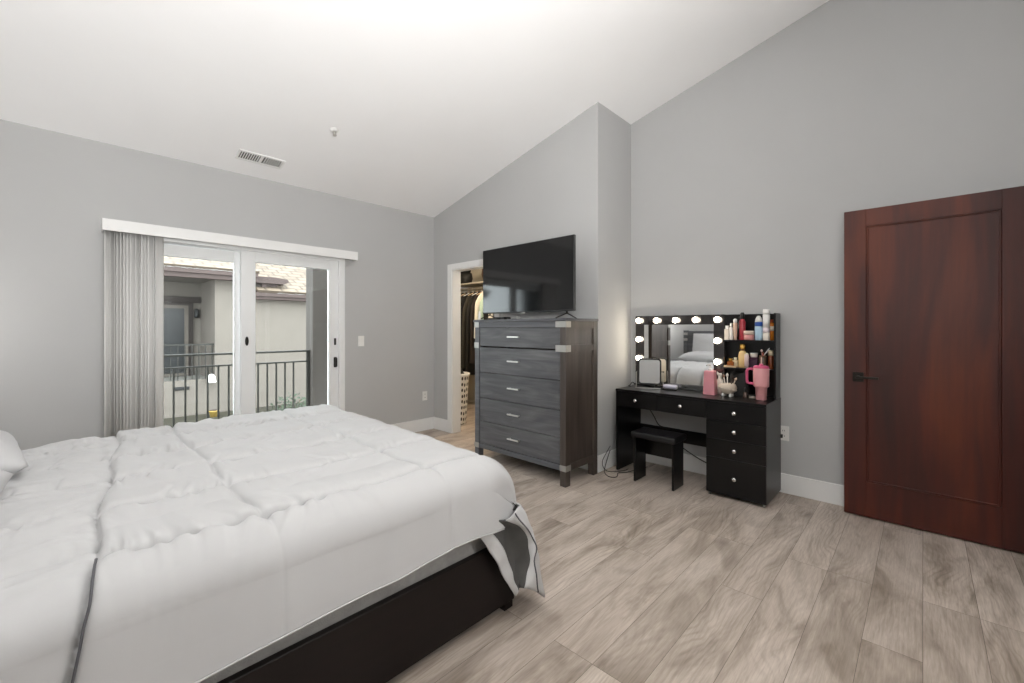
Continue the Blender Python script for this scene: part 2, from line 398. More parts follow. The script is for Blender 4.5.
t.box(BX0-0.002, BX0+0.016, YB-0.15, YB, 0, BZ); t.box(BX1-0.016, BX1+0.002, YB-0.15, YB, 0, BZ); t.box(BX0+0.016, BX1-0.016, YB-0.15, YB, BZ-0.016, BZ+0.002)
struct(t, 'trim_2', M['trim'])

# ------------------------------------------------------------------ sliding glass door
sd = thing('door_1', (1.28, 4.66, 0), 'white framed sliding glass door onto the balcony behind the bed', 'sliding door', kind='structure')
f = MB()
f.box(OX0, OX0+0.06, 4.592, 4.75, 0, OZ, bev=0.003); f.box(2.088, OX1, 4.592, 4.75, 0, OZ, bev=0.003)
f.box(OX0+0.06, 2.088, 4.592, 4.75, 2.032, OZ, bev=0.003); f.box(OX0+0.06, 2.088, 4.60, 4.75, 0, 0.035)
f.build('frame', M['vinyl'], sd)
def panel(x0, x1, y0, y1, ls, rs, name, z1):
    p = MB()
    p.box(x0, x0+ls, y0, y1, 0.035, z1, bev=0.003); p.box(x1-rs, x1, y0, y1, 0.035, z1, bev=0.003)
    p.box(x0+ls, x1-rs, y0, y1, z1-0.10, z1, bev=0.003); p.box(x0+ls, x1-rs, y0, y1, 0.035, 0.16, bev=0.003)
    po = p.build(name, M['vinyl'], sd)
    MB().box(x0+ls-0.005, x1-rs+0.005, (y0+y1)/2-0.004, (y0+y1)/2+0.004, 0.155, z1-0.095).build('pane', M['glass'], po)
    return po
fx = panel(0.46, 1.185, 4.675, 4.725, 0.08, 0.062, 'fixed_panel', 2.022)
sp = panel(1.162, 2.088, 4.612, 4.660, 0.122, 0.100, 'sliding_panel', 2.032)
hd = MB(); hd.box(2.033, 2.063, 4.582, 4.612, 0.88, 0.99, bev=0.008, seg=2); hd.box(2.039, 2.057, 4.560, 4.585, 0.888, 0.982, bev=0.006, seg=2)
hd.build('handle', M['blackmetal'], sp)
MB().box(2.038, 2.058, 4.592, 4.612, 1.12, 1.195, bev=0.006, seg=2).build('latch', M['blackmetal'], sp)
MB().lathe([(0.0, 0), (0.018, 0), (0.018, 0.008), (0.012, 0.012), (0.0, 0.012)], (1.208, 4.600, 1.18), 16, axis='Y', cap=False, sx=0.8, sy=2.4).build('pull', M['blackmetal'], sp)

# vertical blind: valance, head rail, stacked vanes
vb = thing('vertical_blind', (0.41, 4.53, 0.0), 'pale grey vertical blind drawn to the left of the glass door, under its white valance', 'blind')
v = MB(); v.box(0.214, 2.243, 4.470, 4.478, 2.045, 2.134, bev=0.002); v.box(0.214, 0.222, 4.478, 4.6, 2.045, 2.134); v.box(2.235, 2.243, 4.478, 4.6, 2.045, 2.134); v.box(0.222, 2.235, 4.478, 4.6, 2.126, 2.134)
prop(v.build('valance', M['trim'], vb), label='white valance box')
MB().box(0.23, 2.22, 4.515, 4.555, 2.085, 2.115).build('head_rail', M['vinyl'], vb)
nv = 15
for i in range(nv):
    x = 0.262 + i*0.0212 + random.uniform(-0.004, 0.004); a = R(random.choice([34, 40, 48, 56, 62, 44]) + random.uniform(-5, 5))
    prof = []
    for k in range(7):
        s = (k/6-0.5)*0.089; b = 0.006*(1-(2*k/6-1)**2)
        prof.append((s*math.cos(a)-b*math.sin(a), s*math.sin(a)*0.9+b*math.cos(a)))
    P = np.array([[(x+px, 4.535+py, z) for z in (0.04, 2.08)] for px, py in prof])
    o = MB().grid(P).build('vane', M['vane'], vb)
    md = o.modifiers.new('thickness', 'SOLIDIFY'); md.thickness = 0.0012

# ------------------------------------------------------------------ open wooden door, against the right wall
dx0, dx1, dy0, dy1 = 3.805, 3.845, -0.455, 0.401
dr = thing('door_2', (3.825, dy0, 0.01), 'reddish brown wooden door with one recessed panel, standing open against the right wall', 'door', kind='structure')
d = MB()
py0, py1, pz0, pz1 = -0.335, 0.281, 0.248, 2.0
d.box(dx0, dx1, py1, dy1, 0.01, 2.117, bev=0.002); d.box(dx0, dx1, dy0, py0, 0.01, 2.117, bev=0.002)
d.box(dx0+0.0005, dx1-0.0005, py0, py1, pz1, 2.116); d.box(dx0+0.0005, dx1-0.0005, py0, py1, 0.011, pz0)
d.build('door_frame', M['mahogany'], dr)
d = MB(); d.box(dx0+0.012, dx1-0.012, py0-0.002, py1+0.002, pz0-0.002, pz1+0.002)
for y0, y1, z0, z1 in ((py0, py0+0.012, pz0, pz1), (py1-0.012, py1, pz0, pz1), (py0+0.012, py1-0.012, pz0, pz0+0.012), (py0+0.012, py1-0.012, pz1-0.012, pz1)):
    d.box(dx0+0.005, dx1-0.005, y0, y1, z0, z1, bev=0.003)
d.build('door_panel', M['mahogany'], dr)
hh = MB(); hh.box(dx0-0.010, dx0, 0.293, 0.353, 0.933, 0.998, bev=0.003)
hh.lathe([(0.012, 0), (0.012, -0.04)], (dx0-0.008, 0.323, 0.965), 12, axis='X'); hh.box(dx0-0.056, dx0-0.040, 0.213, 0.335, 0.957, 0.973, bev=0.004, seg=2)
hh.build('door_handle', M['blackmetal'], dr)
hh = MB(); hh.box(dx1, dx1+0.010, 0.285, 0.345, 0.925, 0.99, bev=0.003); hh.lathe([(0.012, 0), (0.012, 0.03)], (dx1+0.008, 0.315, 0.957), 12, axis='X'); hh.box(dx1+0.03, dx1+0.046, 0.205, 0.327, 0.949, 0.965, bev=0.004)
hh.build('door_handle', M['blackmetal'], dr)
for z in (0.25, 1.05, 1.88):
    MB().lathe([(0.007, -0.05), (0.007, 0.05)], (dx1+0.004, dy0-0.006, z), 10).build('hinge', M['blackmetal'], dr)

# ------------------------------------------------------------------ small wall and ceiling fittings
def plate(name, c, face, label, cat, kind):
    """face: 'Y' faces -Y (left wall), 'X' faces -X (right wall)"""
    t = thing(name, c, label, cat)
    def bx(mb, u0, u1, d0, d1, z0, z1, bev=0):
        x, y, z = c
        if face == 'Y': mb.box(x+u0, x+u1, y-d1, y-d0, z+z0, z+z1, bev=bev)
        else: mb.box(x-d1, x-d0, y+u0, y+u1, z+z0, z+z1, bev=bev)
        return mb
    bx(MB(), -0.036, 0.036, 0.0, 0.006, -0.058, 0.058, 0.002).build('cover_plate', M['white'], t)
    if kind == 'switch':
        bx(MB(), -0.017, 0.017, 0.006, 0.010, -0.034, 0.034, 0.0015).build('rocker', M['white'], t)
    else:
        for z in (-0.021, 0.021):
            s = bx(MB(), -0.017, 0.017, 0.006, 0.009, z-0.014, z+0.014, 0.001).build('socket', M['white'], t)
            q = MB(); bx(q, -0.008, -0.005, 0.009, 0.0095, z-0.004, z+0.006); bx(q, 0.005, 0.008, 0.009, 0.0095, z-0.004, z+0.006)
            q.build('slot', M['blackmatte'], s)
    return t
plate('light_switch', (2.344, YS, 1.157), 'Y', 'white light switch on the wall right of the glass door', 'switch', 'switch')
plate('wall_outlet', (3.205, YS, 0.44), 'Y', 'white outlet low on the left wall near the room corner', 'outlet', 'outlet')
plate('wall_outlet', (XR, 0.797, 0.470), 'X', 'white outlet on the right wall beside the black vanity', 'outlet', 'outlet')
pl = MB(); pl.box(XR-0.034, XR-0.0095, 0.800, 0.820, 0.435, 0.463, bev=0.004, seg=2)
solo(pl, 'power_plug', M['blackplastic'], (XR-0.02, 0.81, 0.44), 'black plug in the outlet beside the vanity', 'plug')

ang = -math.atan(SL)
vt = thing('ceiling_vent', (1.237, 4.292, cz(4.292)), 'white rectangular air vent on the sloped ceiling above the glass door', 'vent', rot=(ang, 0, 0))
f = MB()
f.box(-0.185, 0.185, -0.075, -0.055, -0.010, 0, bev=0.002); f.box(-0.185, 0.185, 0.055, 0.075, -0.010, 0, bev=0.002)
f.box(-0.185, -0.168, -0.055, 0.055, -0.010, 0); f.box(0.168, 0.185, -0.055, 0.055, -0.010, 0); f.box(-0.012, 0.012, -0.055, 0.055, -0.010, 0)
f.build('vent_frame', M['trim'], vt)
MB().box(-0.168, 0.168, -0.055, 0.055, -0.002, 0).build('duct_shade_sheet', M['blackmatte'], vt)  # matte black sheet standing in for the shade inside the duct
l = MB()
for s in (-1, 1):
    for k in range(8):
        x = s*(0.028 + k*0.0185)
        l.hexa([(x-0.003, -0.055, -0.010), (x+0.006, -0.055, -0.010), (x+0.006, 0.055, -0.010), (x-0.003, 0.055, -0.010)], [(x, -0.055, -0.003), (x+0.007, -0.055, -0.003), (x+0.007, 0.055, -0.003), (x, 0.055, -0.003)])
l.build('louver', M['trim'], vt)
sk = thing('fire_sprinkler', (1.60, 3.614, cz(3.614)), 'small metal fire sprinkler on the sloped white ceiling', 'sprinkler', rot=(ang, 0, 0))
MB().lathe([(0.0, -0.012), (0.020, -0.012), (0.036, -0.003), (0.036, 0.0)], (0, 0, 0), 20, cap=False).build('escutcheon', M['trim'], sk)
q = MB(); q.lathe([(0.010, -0.045), (0.008, -0.030), (0.009, -0.012)], (0, 0, 0), 12); q.lathe([(0.016, -0.052), (0.016, -0.050)], (0, 0, 0), 14); q.box(-0.013, -0.010, -0.002, 0.002, -0.05, -0.012); q.box(0.010, 0.013, -0.002, 0.002, -0.05, -0.012)
q.build('sprinkler_head', M['chrome'], sk)

# ------------------------------------------------------------------ added fill lamps out of view, closet lamp
def lamp(name, kind, loc, energy, size, color, parent, rot=None):
    ld = bpy.data.lights.new(name, kind); ld.energy = energy; ld.color = color
    if kind == 'AREA': ld.shape = 'DISK'; ld.size = size
    else: ld.shadow_soft_size = size
    o = bpy.data.objects.new(name, ld); col.objects.link(o); o.parent = parent
    o.location = Vector(loc) - ORG[parent.name]
    if rot: o.rotation_euler = rot
    return o
def fill_torchiere(x, y, h, watts, cone, label, aim=None):  # unseen uplight on a stand, added to brighten ceiling and walls
    t = thing('fill_floor_lamp', (x, y, 0), label, 'added fill lamp', 'added fill uplights, unseen behind the camera')
    MB().lathe([(0.0, 0), (0.13, 0), (0.13, 0.012), (0.02, 0.03), (0.0, 0.031)], (x, y, 0), 28, cap=False).build('base', M['blackmetal'], t)
    MB().lathe([(0.012, 0.03), (0.012, h-0.115)], (x, y, 0), 12).build('pole', M['blackmetal'], t)
    MB().lathe([(0.0, -0.12), (0.08, -0.115), (0.15, -0.08), (0.19, -0.01), (0.195, 0.0), (0.185, 0.0), (0.14, -0.07), (0.08, -0.10), (0.0, -0.106)], (x, y, h), 32, cap=False).build('bowl_shade', M['white'], t)
    o = lamp('fill_uplight', 'SPOT', (x, y, h+0.02), watts, 0.12, (1.0, 0.985, 0.965), t, rot=(math.pi, 0, 0))
    o.data.spot_size = R(cone); o.data.spot_blend = 1.0
    if aim: o.rotation_euler = (Vector(aim) - Vector((x, y, h+0.02))).to_track_quat('-Z', 'Y').to_euler()
fill_torchiere(0.18, -0.24, 1.60, 315, 130, 'added fill uplight on a black stand with white bowl, unseen behind the camera', (1.2, 3.3, 3.10))
fill_torchiere(0.66, -0.30, 1.70, 420, 120, 'added fill uplight on a black stand with white bowl, unseen, nearer the bedroom doorway')
M['globe'] = mat('fill_globe_glow', '#fff6ea', 0.4, emit=(1.0, 0.97, 0.94, 1), es=30.0)
def fill_globe_lamp(FX, FY, FZ, r, label):  # unseen glowing globe on a stand, added as fill for the walls
    fl = thing('fill_globe_lamp', (FX, FY, 0), label, 'added fill lamp')
    MB().lathe([(0.0, 0), (0.13, 0), (0.13, 0.012), (0.02, 0.03), (0.0, 0.031)], (FX, FY, 0), 28, cap=False).build('base', M['blackmetal'], fl)
    MB().lathe([(0.012, 0.03), (0.012, FZ-r-0.015), (0.03, FZ-r-0.01), (0.03, FZ-r+0.005)], (FX, FY, 0), 12).build('pole', M['blackmetal'], fl)
    MB().ball((FX, FY, FZ), r, 4).build('globe', M['globe'], fl)
fill_globe_lamp(1.02, -0.30, 1.62, 0.13, 'added white fill globe on a stand, unseen against the wall behind the camera')
fill_globe_lamp(-0.74, 4.05, 1.30, 0.072, 'added white fill globe on a stand, unseen in the corner beyond the nightstand')
kl = thing('closet_light', (4.1, 4.2, 2.6), 'round flush ceiling lamp inside the walk-in closet', 'ceiling lamp')
MB().lathe([(0.15, 0), (0.15, -0.03)], (4.1, 4.2, 2.6), 24).build('base_ring', M['white'], kl)
MB().lathe([(0.14, -0.03), (0.12, -0.07), (0.06, -0.095), (0.0, -0.10)], (4.1, 4.2, 2.6), 24, cap=False).build('diffuser', mat('lit_diffuser', '#ffe8c8', 0.5, emit=(1, 0.84, 0.62, 1), es=4), kl)
lamp('closet_bulb', 'POINT', (4.1, 4.2, 2.42), 38, 0.07, (1.0, 0.82, 0.60), kl)
#==BED==
# ------------------------------------------------------------------ bed
bed = thing('bed', (0.35, 2.36, 0), 'wide dark brown platform bed with a grey fabric mattress, in the foreground', 'bed')
b = MB()
b.box(-0.72, 1.466, 1.383, 1.411, 0.035, 0.3236, bev=0.003); b.box(-0.72, 1.466, 3.329, 3.357, 0.035, 0.3236, bev=0.003)
b.box(1.438, 1.466, 1.411, 3.329, 0.035, 0.3236, bev=0.003); b.box(-0.72, 1.438, 1.411, 3.329, 0.24, 0.262)
b.build('bed_frame', M['espresso'], bed)
for x in (-0.70, 1.405):
    for y in (1.388, 3.292): MB().box(x, x+0.055, y, y+0.055, 0, 0.10, bev=0.002).build('leg', M['espresso'], bed)
h = MB()
h.box(-0.80, -0.72, 1.35, 1.43, 0, 1.26, bev=0.004); h.box(-0.80, -0.72, 3.31, 3.39, 0, 1.26, bev=0.004)
h.box(-0.785, -0.735, 1.43, 3.31, 0.25, 1.16, bev=0.002); h.box(-0.80, -0.72, 1.43, 3.31, 1.16, 1.25, bev=0.003)
hb = h.build('headboard', M['charwood'], bed)
for y in (1.348, 3.308):
    for z in (1.06, 1.17): MB().box(-0.722, -0.717, y, y+0.084, z, z+0.05).build('metal_bracket', M['bracket'], hb)
MB().box(-0.71, 1.425, 1.413, 3.327, 0.263, 0.475, bev=0.03, seg=3).build('box_spring', M['sheetgrey'], bed)
MB().box(-0.71, 1.35, 1.412, 3.32, 0.476, 0.664, bev=0.055, seg=4).build('mattress', M['sheetgrey'], bed)

# comforter: a quilted sheet laid over the mattress and rolled over its edges
def vnoise1(x, seed, n=4096):
    t = np.random.RandomState(seed).uniform(-1, 1, n); i = np.floor(x).astype(int); f = x - i; f = f*f*(3-2*f)
    return t[i % n]*(1-f) + t[(i+1) % n]*f
def vnoise2(x, y, seed):
    t = np.random.RandomState(seed).uniform(-1, 1, (128, 128)); i = np.floor(x).astype(int); j = np.floor(y).astype(int)
    f = x-i; g = y-j; f = f*f*(3-2*f); g = g*g*(3-2*g)
    a = t[i % 128, j % 128]*(1-f)+t[(i+1) % 128, j % 128]*f; b = t[i % 128, (j+1) % 128]*(1-f)+t[(i+1) % 128, (j+1) % 128]*f
    return a*(1-g)+b*g
CX0, CY0, CY1, CZ = 1.27, 1.472, 3.24, 0.686
RF, RN = 0.185, 0.092
def drape(xs, ys):
    ex = 0.06*np.clip((ys-1.5)/1.7, 0, 1)
    xs = xs - ex*np.clip((xs-0.6)/0.6, 0, 1)
    a = np.maximum(0, xs-CX0); b = np.maximum(0, CY0-ys); bf = np.maximum(0, ys-CY1)
    bb = np.maximum(b, bf); sg = np.where(b > 0, -1.0, 1.0)
    rho = np.hypot(a, bb)+1e-9; ca, sa = a/rho, bb/rho
    Rr = (RF*ca**2 + RN*sa**2)*(1+0.45*(2*ca*sa)**2)
    th = np.minimum(rho/Rr, math.pi/2)
    ext = np.maximum(0, rho - Rr*math.pi/2)
    ha = np.sin(np.minimum(a/RF, math.pi/2)); hb = np.sin(np.minimum(bb/RN, math.pi/2))
    k = 0.22; qa = ha*np.sqrt(1-k*hb**2/2); qb = hb*np.sqrt(1-k*ha**2/2)
    drop = Rr*(1-np.cos(th)) + ext*0.992
    X = np.minimum(xs, CX0) + ex*np.clip((xs-0.6)/0.6, 0, 1) + RF*qa + ext*(0.10*ca+0.10*ca*sa)
    Y = np.clip(ys, CY0, CY1) + (RN*qb + ext*(0.10*sa+0.08*ca*sa))*sg
    return X, Y, CZ - drop
def seam_x(ys): return np.where(ys > 1.49, 0.05+0.10*(ys-1.49), 0.05 - 0.10*np.clip(1.49-ys, 0, 0.4)) + 0.012*np.sin(ys*9.0)
nx, ny = 500, 780
xs1 = np.linspace(-0.62, CX0+0.66, nx)
hem_near = 0.322 + 0.012*np.sin(xs1*4.1+0.6) + 0.008*np.sin(xs1*9.7)
tau = np.linspace(0, 1, ny)
XS = np.repeat(xs1[:, None], ny, 1)
YSS = (CY0-hem_near)[:, None]*(1-tau)[None] + (CY1+0.30)*tau[None]
def puff(XS, YS_):
    sx = seam_x(YS_); left = XS < sx; dl = np.abs(XS-sx)
    off = np.where(left, 0.10, 0.0)
    wob = 0.010*np.sin(XS*5.0+1.0)+0.006*np.sin(XS*13.0)
    q = (YS_-1.512-off-wob)/0.36; k = np.round(q); dy = (q-k)*0.36; d = np.abs(dy)
    d = np.where((YS_ < 1.512+off+wob) & (k < -0.5), 0.36-0*d, d); d = np.where(YS_ < 1.512+off+wob, np.abs(YS_-1.512-off-wob), d)
    A = np.where(left, 0.019, 0.040)
    h = A*(1-np.exp(-d/0.016))*(0.75+0.25*np.cos(np.minimum(d, 0.18)/0.18*math.pi/2))
    side = np.clip((1.50-YS_)/0.10, 0, 1)
    h -= np.where(left, 0.018, 0.036)*np.exp(-(d/0.0065)**1.5)
    # cross seams
    for cxs in (0.435, 1.055):
        dx = np.abs(XS-cxs-0.012*np.sin(YS_*6)-0.03*np.maximum(0, YS_-2.6))
        h -= np.where(left, 0, 0.022)*np.exp(-dx/0.009)*(1-0.75*side)
    # pinched wrinkles along every seam, each side its own
    up = dy > 0
    kk = k.astype(int)
    amp = 0.35 + 0.65*np.clip(vnoise2(XS*2.2+7, k*3.1+np.where(up, 0.5, 0), 5)*0.8+0.5, 0, 1)
    amp = amp*np.where(left, 0.45, 1.0)*(0.45+0.9*np.exp(-np.maximum(0, XS-0.10)/0.45))
    ln = vnoise1(XS*44+kk*37.3+np.where(up, 11.7, 0)+4*vnoise2(XS*4, YS_*6, 9), 3)
    ln = np.where(ln < 0, -np.abs(ln)**0.7*1.35, ln*0.7)
    h += 0.021*amp*np.exp(-np.maximum(d-0.008, 0)/0.055)*ln*np.clip(d/0.012, 0, 1)*(1-0.6*side*(d > 0.12))
    # crumpled far strip and long ripples
    far = np.clip((YS_-2.55)/0.5, 0, 1)*np.exp(-np.maximum(0, XS-0.25)/0.55)
    h += far*0.015*vnoise2(XS*15+2*YS_, YS_*7, 21) + 0.004*vnoise2(XS*5, YS_*5, 22)
    rip = np.clip(1.2-np.abs(XS-0.32)/0.30, 0, 1)
    h += 0.004*(1-side)*vnoise2(XS*24+YS_*3, YS_*9, 39)*np.clip(1.3-np.abs(XS-0.35)/0.5, 0, 1)
    h += 0.008*rip*(1-side)*vnoise2(XS*20+1.5*YS_, YS_*2.4, 25)
    # folded-back left part: fine pleats running into its edge
    pl = np.where(left, np.exp(-dl/0.10), 0)
    h += 0.010*pl*(1-0.8*side)*vnoise1(YS_*34+3*vnoise2(XS*5, YS_*3, 31), 33)
    h += np.where(left, 1, 0)*(1-side)*(0.0085*vnoise2(XS*6+2*YS_, YS_*18, 35)+0.006*vnoise2(XS*11, YS_*37+3*XS, 37))
    h -= 0.017*np.exp(-dl/0.009)
    h += np.where(left, -0.001, 0.002+0.003*np.exp(-dl/0.05))
    # slow folds of the hanging sides
    hang = np.clip((CY0-YS_)/0.25, 0, 1)
    h += hang*(0.010*vnoise1(XS*4.3, 41)+0.004*vnoise1(XS*11, 43))
    hf = np.clip((XS-CX0)/0.25, 0, 1)
    h += hf*0.012*vnoise1(YS_*5.0, 45)
    return h
X, Y, Z = drape(XS, YSS); P = np.stack([X, Y, Z], -1)
du = np.gradient(P, axis=0); dv = np.gradient(P, axis=1); nr = np.cross(du, dv); nr /= np.linalg.norm(nr, axis=-1, keepdims=True)+1e-12
P = P + nr*(puff(XS, YSS)+0.004)[..., None]
cf = MB(); cf.grid(P)
bmesh.ops.translate(cf.bm, verts=cf.bm.verts[:], vec=(-0.45, -2.36, -CZ))
co = cf.build('comforter', [M['cotton'], M['lining'], M['cotton']], None, normals=False)
co.location = (0.45, 2.36, CZ); ORG[co.name] = Vector(co.location)
prop(co, 'white quilted comforter spread over the dark bed, its corner turned back to the grey lining', 'comforter')
md = co.modifiers.new('thickness', 'SOLIDIFY'); md.thickness = 0.009; md.offset = -1; md.material_offset = 1; md.material_offset_rim = 2
hemline = [tuple(P[i, 0]+np.array((0, -0.002, -0.002))) for i in range(0, nx, 5) if xs1[i] < CX0+0.10]
MB().tube(hemline, 0.0032, 6).build('hem_piping', M['cotton'], co)
si = []
for j in range(0, ny):
    if YSS[0, j] < 1.50:
        i = int(np.argmin(np.abs(xs1 - seam_x(np.array(YSS[0, j]))))); si.append(tuple(P[i, j]+nr[i, j]*0.010))
si = si[::10] + [si[-1]]
prop(MB().tube(smoothpts(si, 3), 0.0032, 6).build('edge_piping', M['piping'], co), label='grey piping on the folded edge')
# turned-back corner
FL = [[(1.208,1.350,.437),(1.244,1.340,.449),(1.29,1.352,.462),(1.343,1.318,.462),(1.38,1.305,.485),(1.455,1.335,.489)],
      [(1.242,1.338,.379),(1.304,1.328,.386),(1.37,1.348,.395),(1.434,1.306,.401),(1.453,1.293,.390),(1.500,1.323,.401)],
      [(1.290,1.326,.297),(1.353,1.316,.284),(1.41,1.338,.298),(1.464,1.294,.317),(1.494,1.281,.311),(1.522,1.311,.314)],
      [(1.339,1.314,.195),(1.373,1.304,.206),(1.42,1.322,.216),(1.454,1.282,.231),(1.473,1.269,.232),(1.544,1.299,.202)],
      [(1.390,1.302,.116),(1.392,1.292,.146),(1.397,1.285,.155),(1.402,1.270,.160),(1.487,1.257,.110),(1.566,1.287,.038)]]
FA = np.array([smoothpts(r, 6) for r in FL])
FA = np.array([smoothpts([FA[i, j] for i in range(5)], 6) for j in range(FA.shape[1])]).transpose(1, 0, 2)
nn = np.random.RandomState(3)
FA[:, :, 1] += 0.004*np.sin(np.arange(FA.shape[0])[:, None]*0.9+np.arange(FA.shape[1])[None]*0.5)
# tuck the outer edge round behind, onto the hanging foot side
tuck = FA[:, -1:, :] + np.array([[[-0.004, 0.06, 0.012]]]); tuck2 = tuck + np.array([[[-0.012, 0.10, 0.02]]])
wl_, wr_ = 6, 18
def flap(name, A, m, lab=None):
    o = MB().grid(A).build(name, m, co); s_ = o.modifiers.new('thickness', 'SOLIDIFY'); s_.thickness = 0.007; s_.offset = 0
    if lab: prop(o, label=lab)
flap('turned_hem', FA[:, :wl_+1], M['cotton']); flap('lining', FA[:, wl_:wr_+1], M['lining'], 'dark grey lining shown at the turned corner')
flap('corner_drape', np.concatenate([FA[:, wr_:], tuck, tuck2], 1), M['cotton'])
MB().tube([tuple(p+np.array((0, -0.005, 0))) for p in FA[:, 24]], 0.0035, 6).build('corner_piping', M['piping'], co)
# white flat sheet showing below the comforter hem
xs2 = np.linspace(0.02, 0.86, 60); zz = np.linspace(0, 1, 10)
SP = np.array([[(x, 1.3795+0.002*math.sin(x*23)+0.001*math.sin(x*61)-0.016*t, 0.50-(0.125-0.10*(x-0.02)+0.012*math.sin(x*7))*t) for t in zz] for x in xs2])
sh = MB().grid(SP); sh = solo(sh, 'flat_sheet', M['cottonb'], (0.44, 1.37, 0.6), 'white flat sheet edge hanging below the comforter on the near side', 'bed sheet')
md = sh.modifiers.new('thickness', 'SOLIDIFY'); md.thickness = 0.002

def pillow(c, L, W, T, rotz, tilt, label, seed):
    n = 40; u = np.linspace(-1, 1, n); U, V = np.meshgrid(u, u, indexing='ij')
    prof = np.maximum(0, (1-np.abs(U)**3.2)*(1-np.abs(V)**3.2))**0.55
    pin = 1-0.07*(1-np.abs(V)**2)*np.abs(U)**6; pin2 = 1-0.07*(1-np.abs(U)**2)*np.abs(V)**6
    wr = 0.010*vnoise2(U*4+9, V*4+9, seed)+0.006*vnoise2(U*9+20, V*9+20, seed+1)
    bm_ = MB()
    for s in (1, -1):
        Zz = s*(prof*T/2) + prof*wr*(1 if s > 0 else 0.5)
        bm_.grid(np.stack([U*W/2*pin2, V*L/2*pin, Zz], -1), flip=(s < 0))
    bmesh.ops.remove_doubles(bm_.bm, verts=bm_.bm.verts[:], dist=0.001)
    o = bm_.build('pillow', M['cottonb']); o.location = c; o.rotation_euler = (0, tilt, rotz)
    return prop(o, label, 'pillow', 'white pillows at the bed head')
pillow((-0.34, 2.88, 0.775), 0.74, 0.43, 0.20, R(6), R(4), 'white pillow lying at the far side of the bed head', 50)
pillow((-0.365, 2.10, 0.775), 0.72, 0.43, 0.20, R(-5), R(4), 'white pillow lying at the near side of the bed head', 60)
pillow((-0.61, 2.80, 0.955), 0.74, 0.50, 0.16, R(0), R(-99), 'white pillow leaning on the far half of the headboard', 70)
pillow((-0.61, 1.98, 0.955), 0.74, 0.50, 0.16, R(0), R(-99), 'white pillow leaning on the near half of the headboard', 80)

# nightstand beside the bed head (seen only in the vanity mirror)
ns = thing('nightstand', (-0.68, 3.72, 0), 'charcoal nightstand between the bed head and the glass door wall', 'nightstand')
b = MB(); b.box(-0.90, -0.46, 3.50, 3.94, 0.12, 0.64, bev=0.003); b.build('body', M['charwood'], ns)
MB().box(-0.91, -0.45, 3.49, 3.95, 0.641, 0.665, bev=0.003).build('top', M['charwood'], ns)
for z in (0.14, 0.39):
    q = MB().box(-0.459, -0.447, 3.52, 3.92, z, z+0.235, bev=0.002).build('drawer', M['charwood'], ns)
    hq = MB(); hq.box(-0.428, -0.421, 3.66, 3.78, z+0.115, z+0.125, bev=0.002); hq.box(-0.447, -0.426, 3.665, 3.675, z+0.116, z+0.124); hq.box(-0.447, -0.426, 3.765, 3.775, z+0.116, z+0.124)
    hq.build('handle', M['chrome'], q)
for x in (-0.89, -0.51):
    for y in (3.51, 3.89): MB().box(x, x+0.045, y, y+0.045, 0, 0.12).build('leg', M['charwood'], ns)

# ------------------------------------------------------------------ dresser
DX0, DX1, DYA, DYB, DH = 2.84, 3.312, 2.104, 3.222, 1.385
ds = thing('dresser', (3.07, 2.66, 0), 'tall charcoal five-drawer dresser with pewter corner brackets under the television', 'dresser')
MB().box(DX0-0.014, DX1+0.004, DYA-0.010, DYB+0.014, DH-0.022, DH, bev=0.004).build('top', M['charwood'], ds)
pw = 0.062
for (x, y) in ((DX0, DYA), (DX0, DYB-pw), (DX1-pw, DYA), (DX1-pw, DYB-pw)):
    MB().box(x, x+pw, y, y+pw, 0, DH-0.0225, bev=0.003).build('corner_post', M['charside'] if y < 2.5 else M['charwood'], ds)
for nm, y0, y1, m in (('side_panel', DYA+0.012, DYA+0.03, 'charside'), ('side_panel', DYB-0.03, DYB-0.012, 'charside')):
    s = MB(); s.box(DX0+pw, DX1-pw, y0, y1, 0.135, DH-0.0225); so = s.build(nm, M[m], ds)
    yy0, yy1 = (y0-0.010, y0) if y0 < 2.5 else (y1, y1+0.010)
    for z0, z1 in ((DH-0.085, DH-0.0225), (1.108, 1.163), (0.125, 0.18)): MB().box(DX0+pw, DX1-pw, yy0, yy1, z0, z1).build('side_rail', M[m], so)
MB().box(DX1-0.02, DX1-0.008, DYA+pw, DYB-pw, 0.135, DH-0.0225).build('back_panel', M['charside'], ds)
for z0, z1 in ((DH-0.076, DH-0.0225), (0.127, 0.172)):
    MB().box(DX0+0.004, DX0+0.05, DYA+pw, DYB-pw, z0, z1).build('front_rail', M['charwood'], ds)
dz = [(0.176, 0.393), (0.397, 0.620), (0.624, 0.868), (0.872, 1.116), (1.128, 1.306)]
M['drawerface'] = wood_mat('charcoal_drawer_front', ['#434347', '#515154', '#626264'], (1.0, 1.3, 9.0), 1.6, 0.42, 1.0, (0.84, 1.05))
for z0, z1 in dz:
    q = MB(); q.box(DX0+0.008, DX0+0.028, DYA+pw+0.004, DYB-pw-0.004, z0, z1, bev=0.002); q.box(DX0+0.03, DX1-0.06, DYA+pw+0.02, DYB-pw-0.02, z0+0.02, z1-0.03)
    q = q.build('drawer', M['drawerface'], ds)
    zc = (z0+z1)/2+0.005; hm = MB(); yc = (DYA+DYB)/2 + 0.02
    hm.box(DX0-0.026, DX0-0.016, yc-0.072, yc+0.072, zc-0.007, zc+0.007, bev=0.003, seg=2)
    hm.box(DX0-0.017, DX0+0.009, yc-0.062, yc-0.050, zc-0.005, zc+0.005); hm.box(DX0-0.017, DX0+0.009, yc+0.050, yc+0.062, zc-0.005, zc+0.005)
    hm.build('handle', M['chrome'], q)
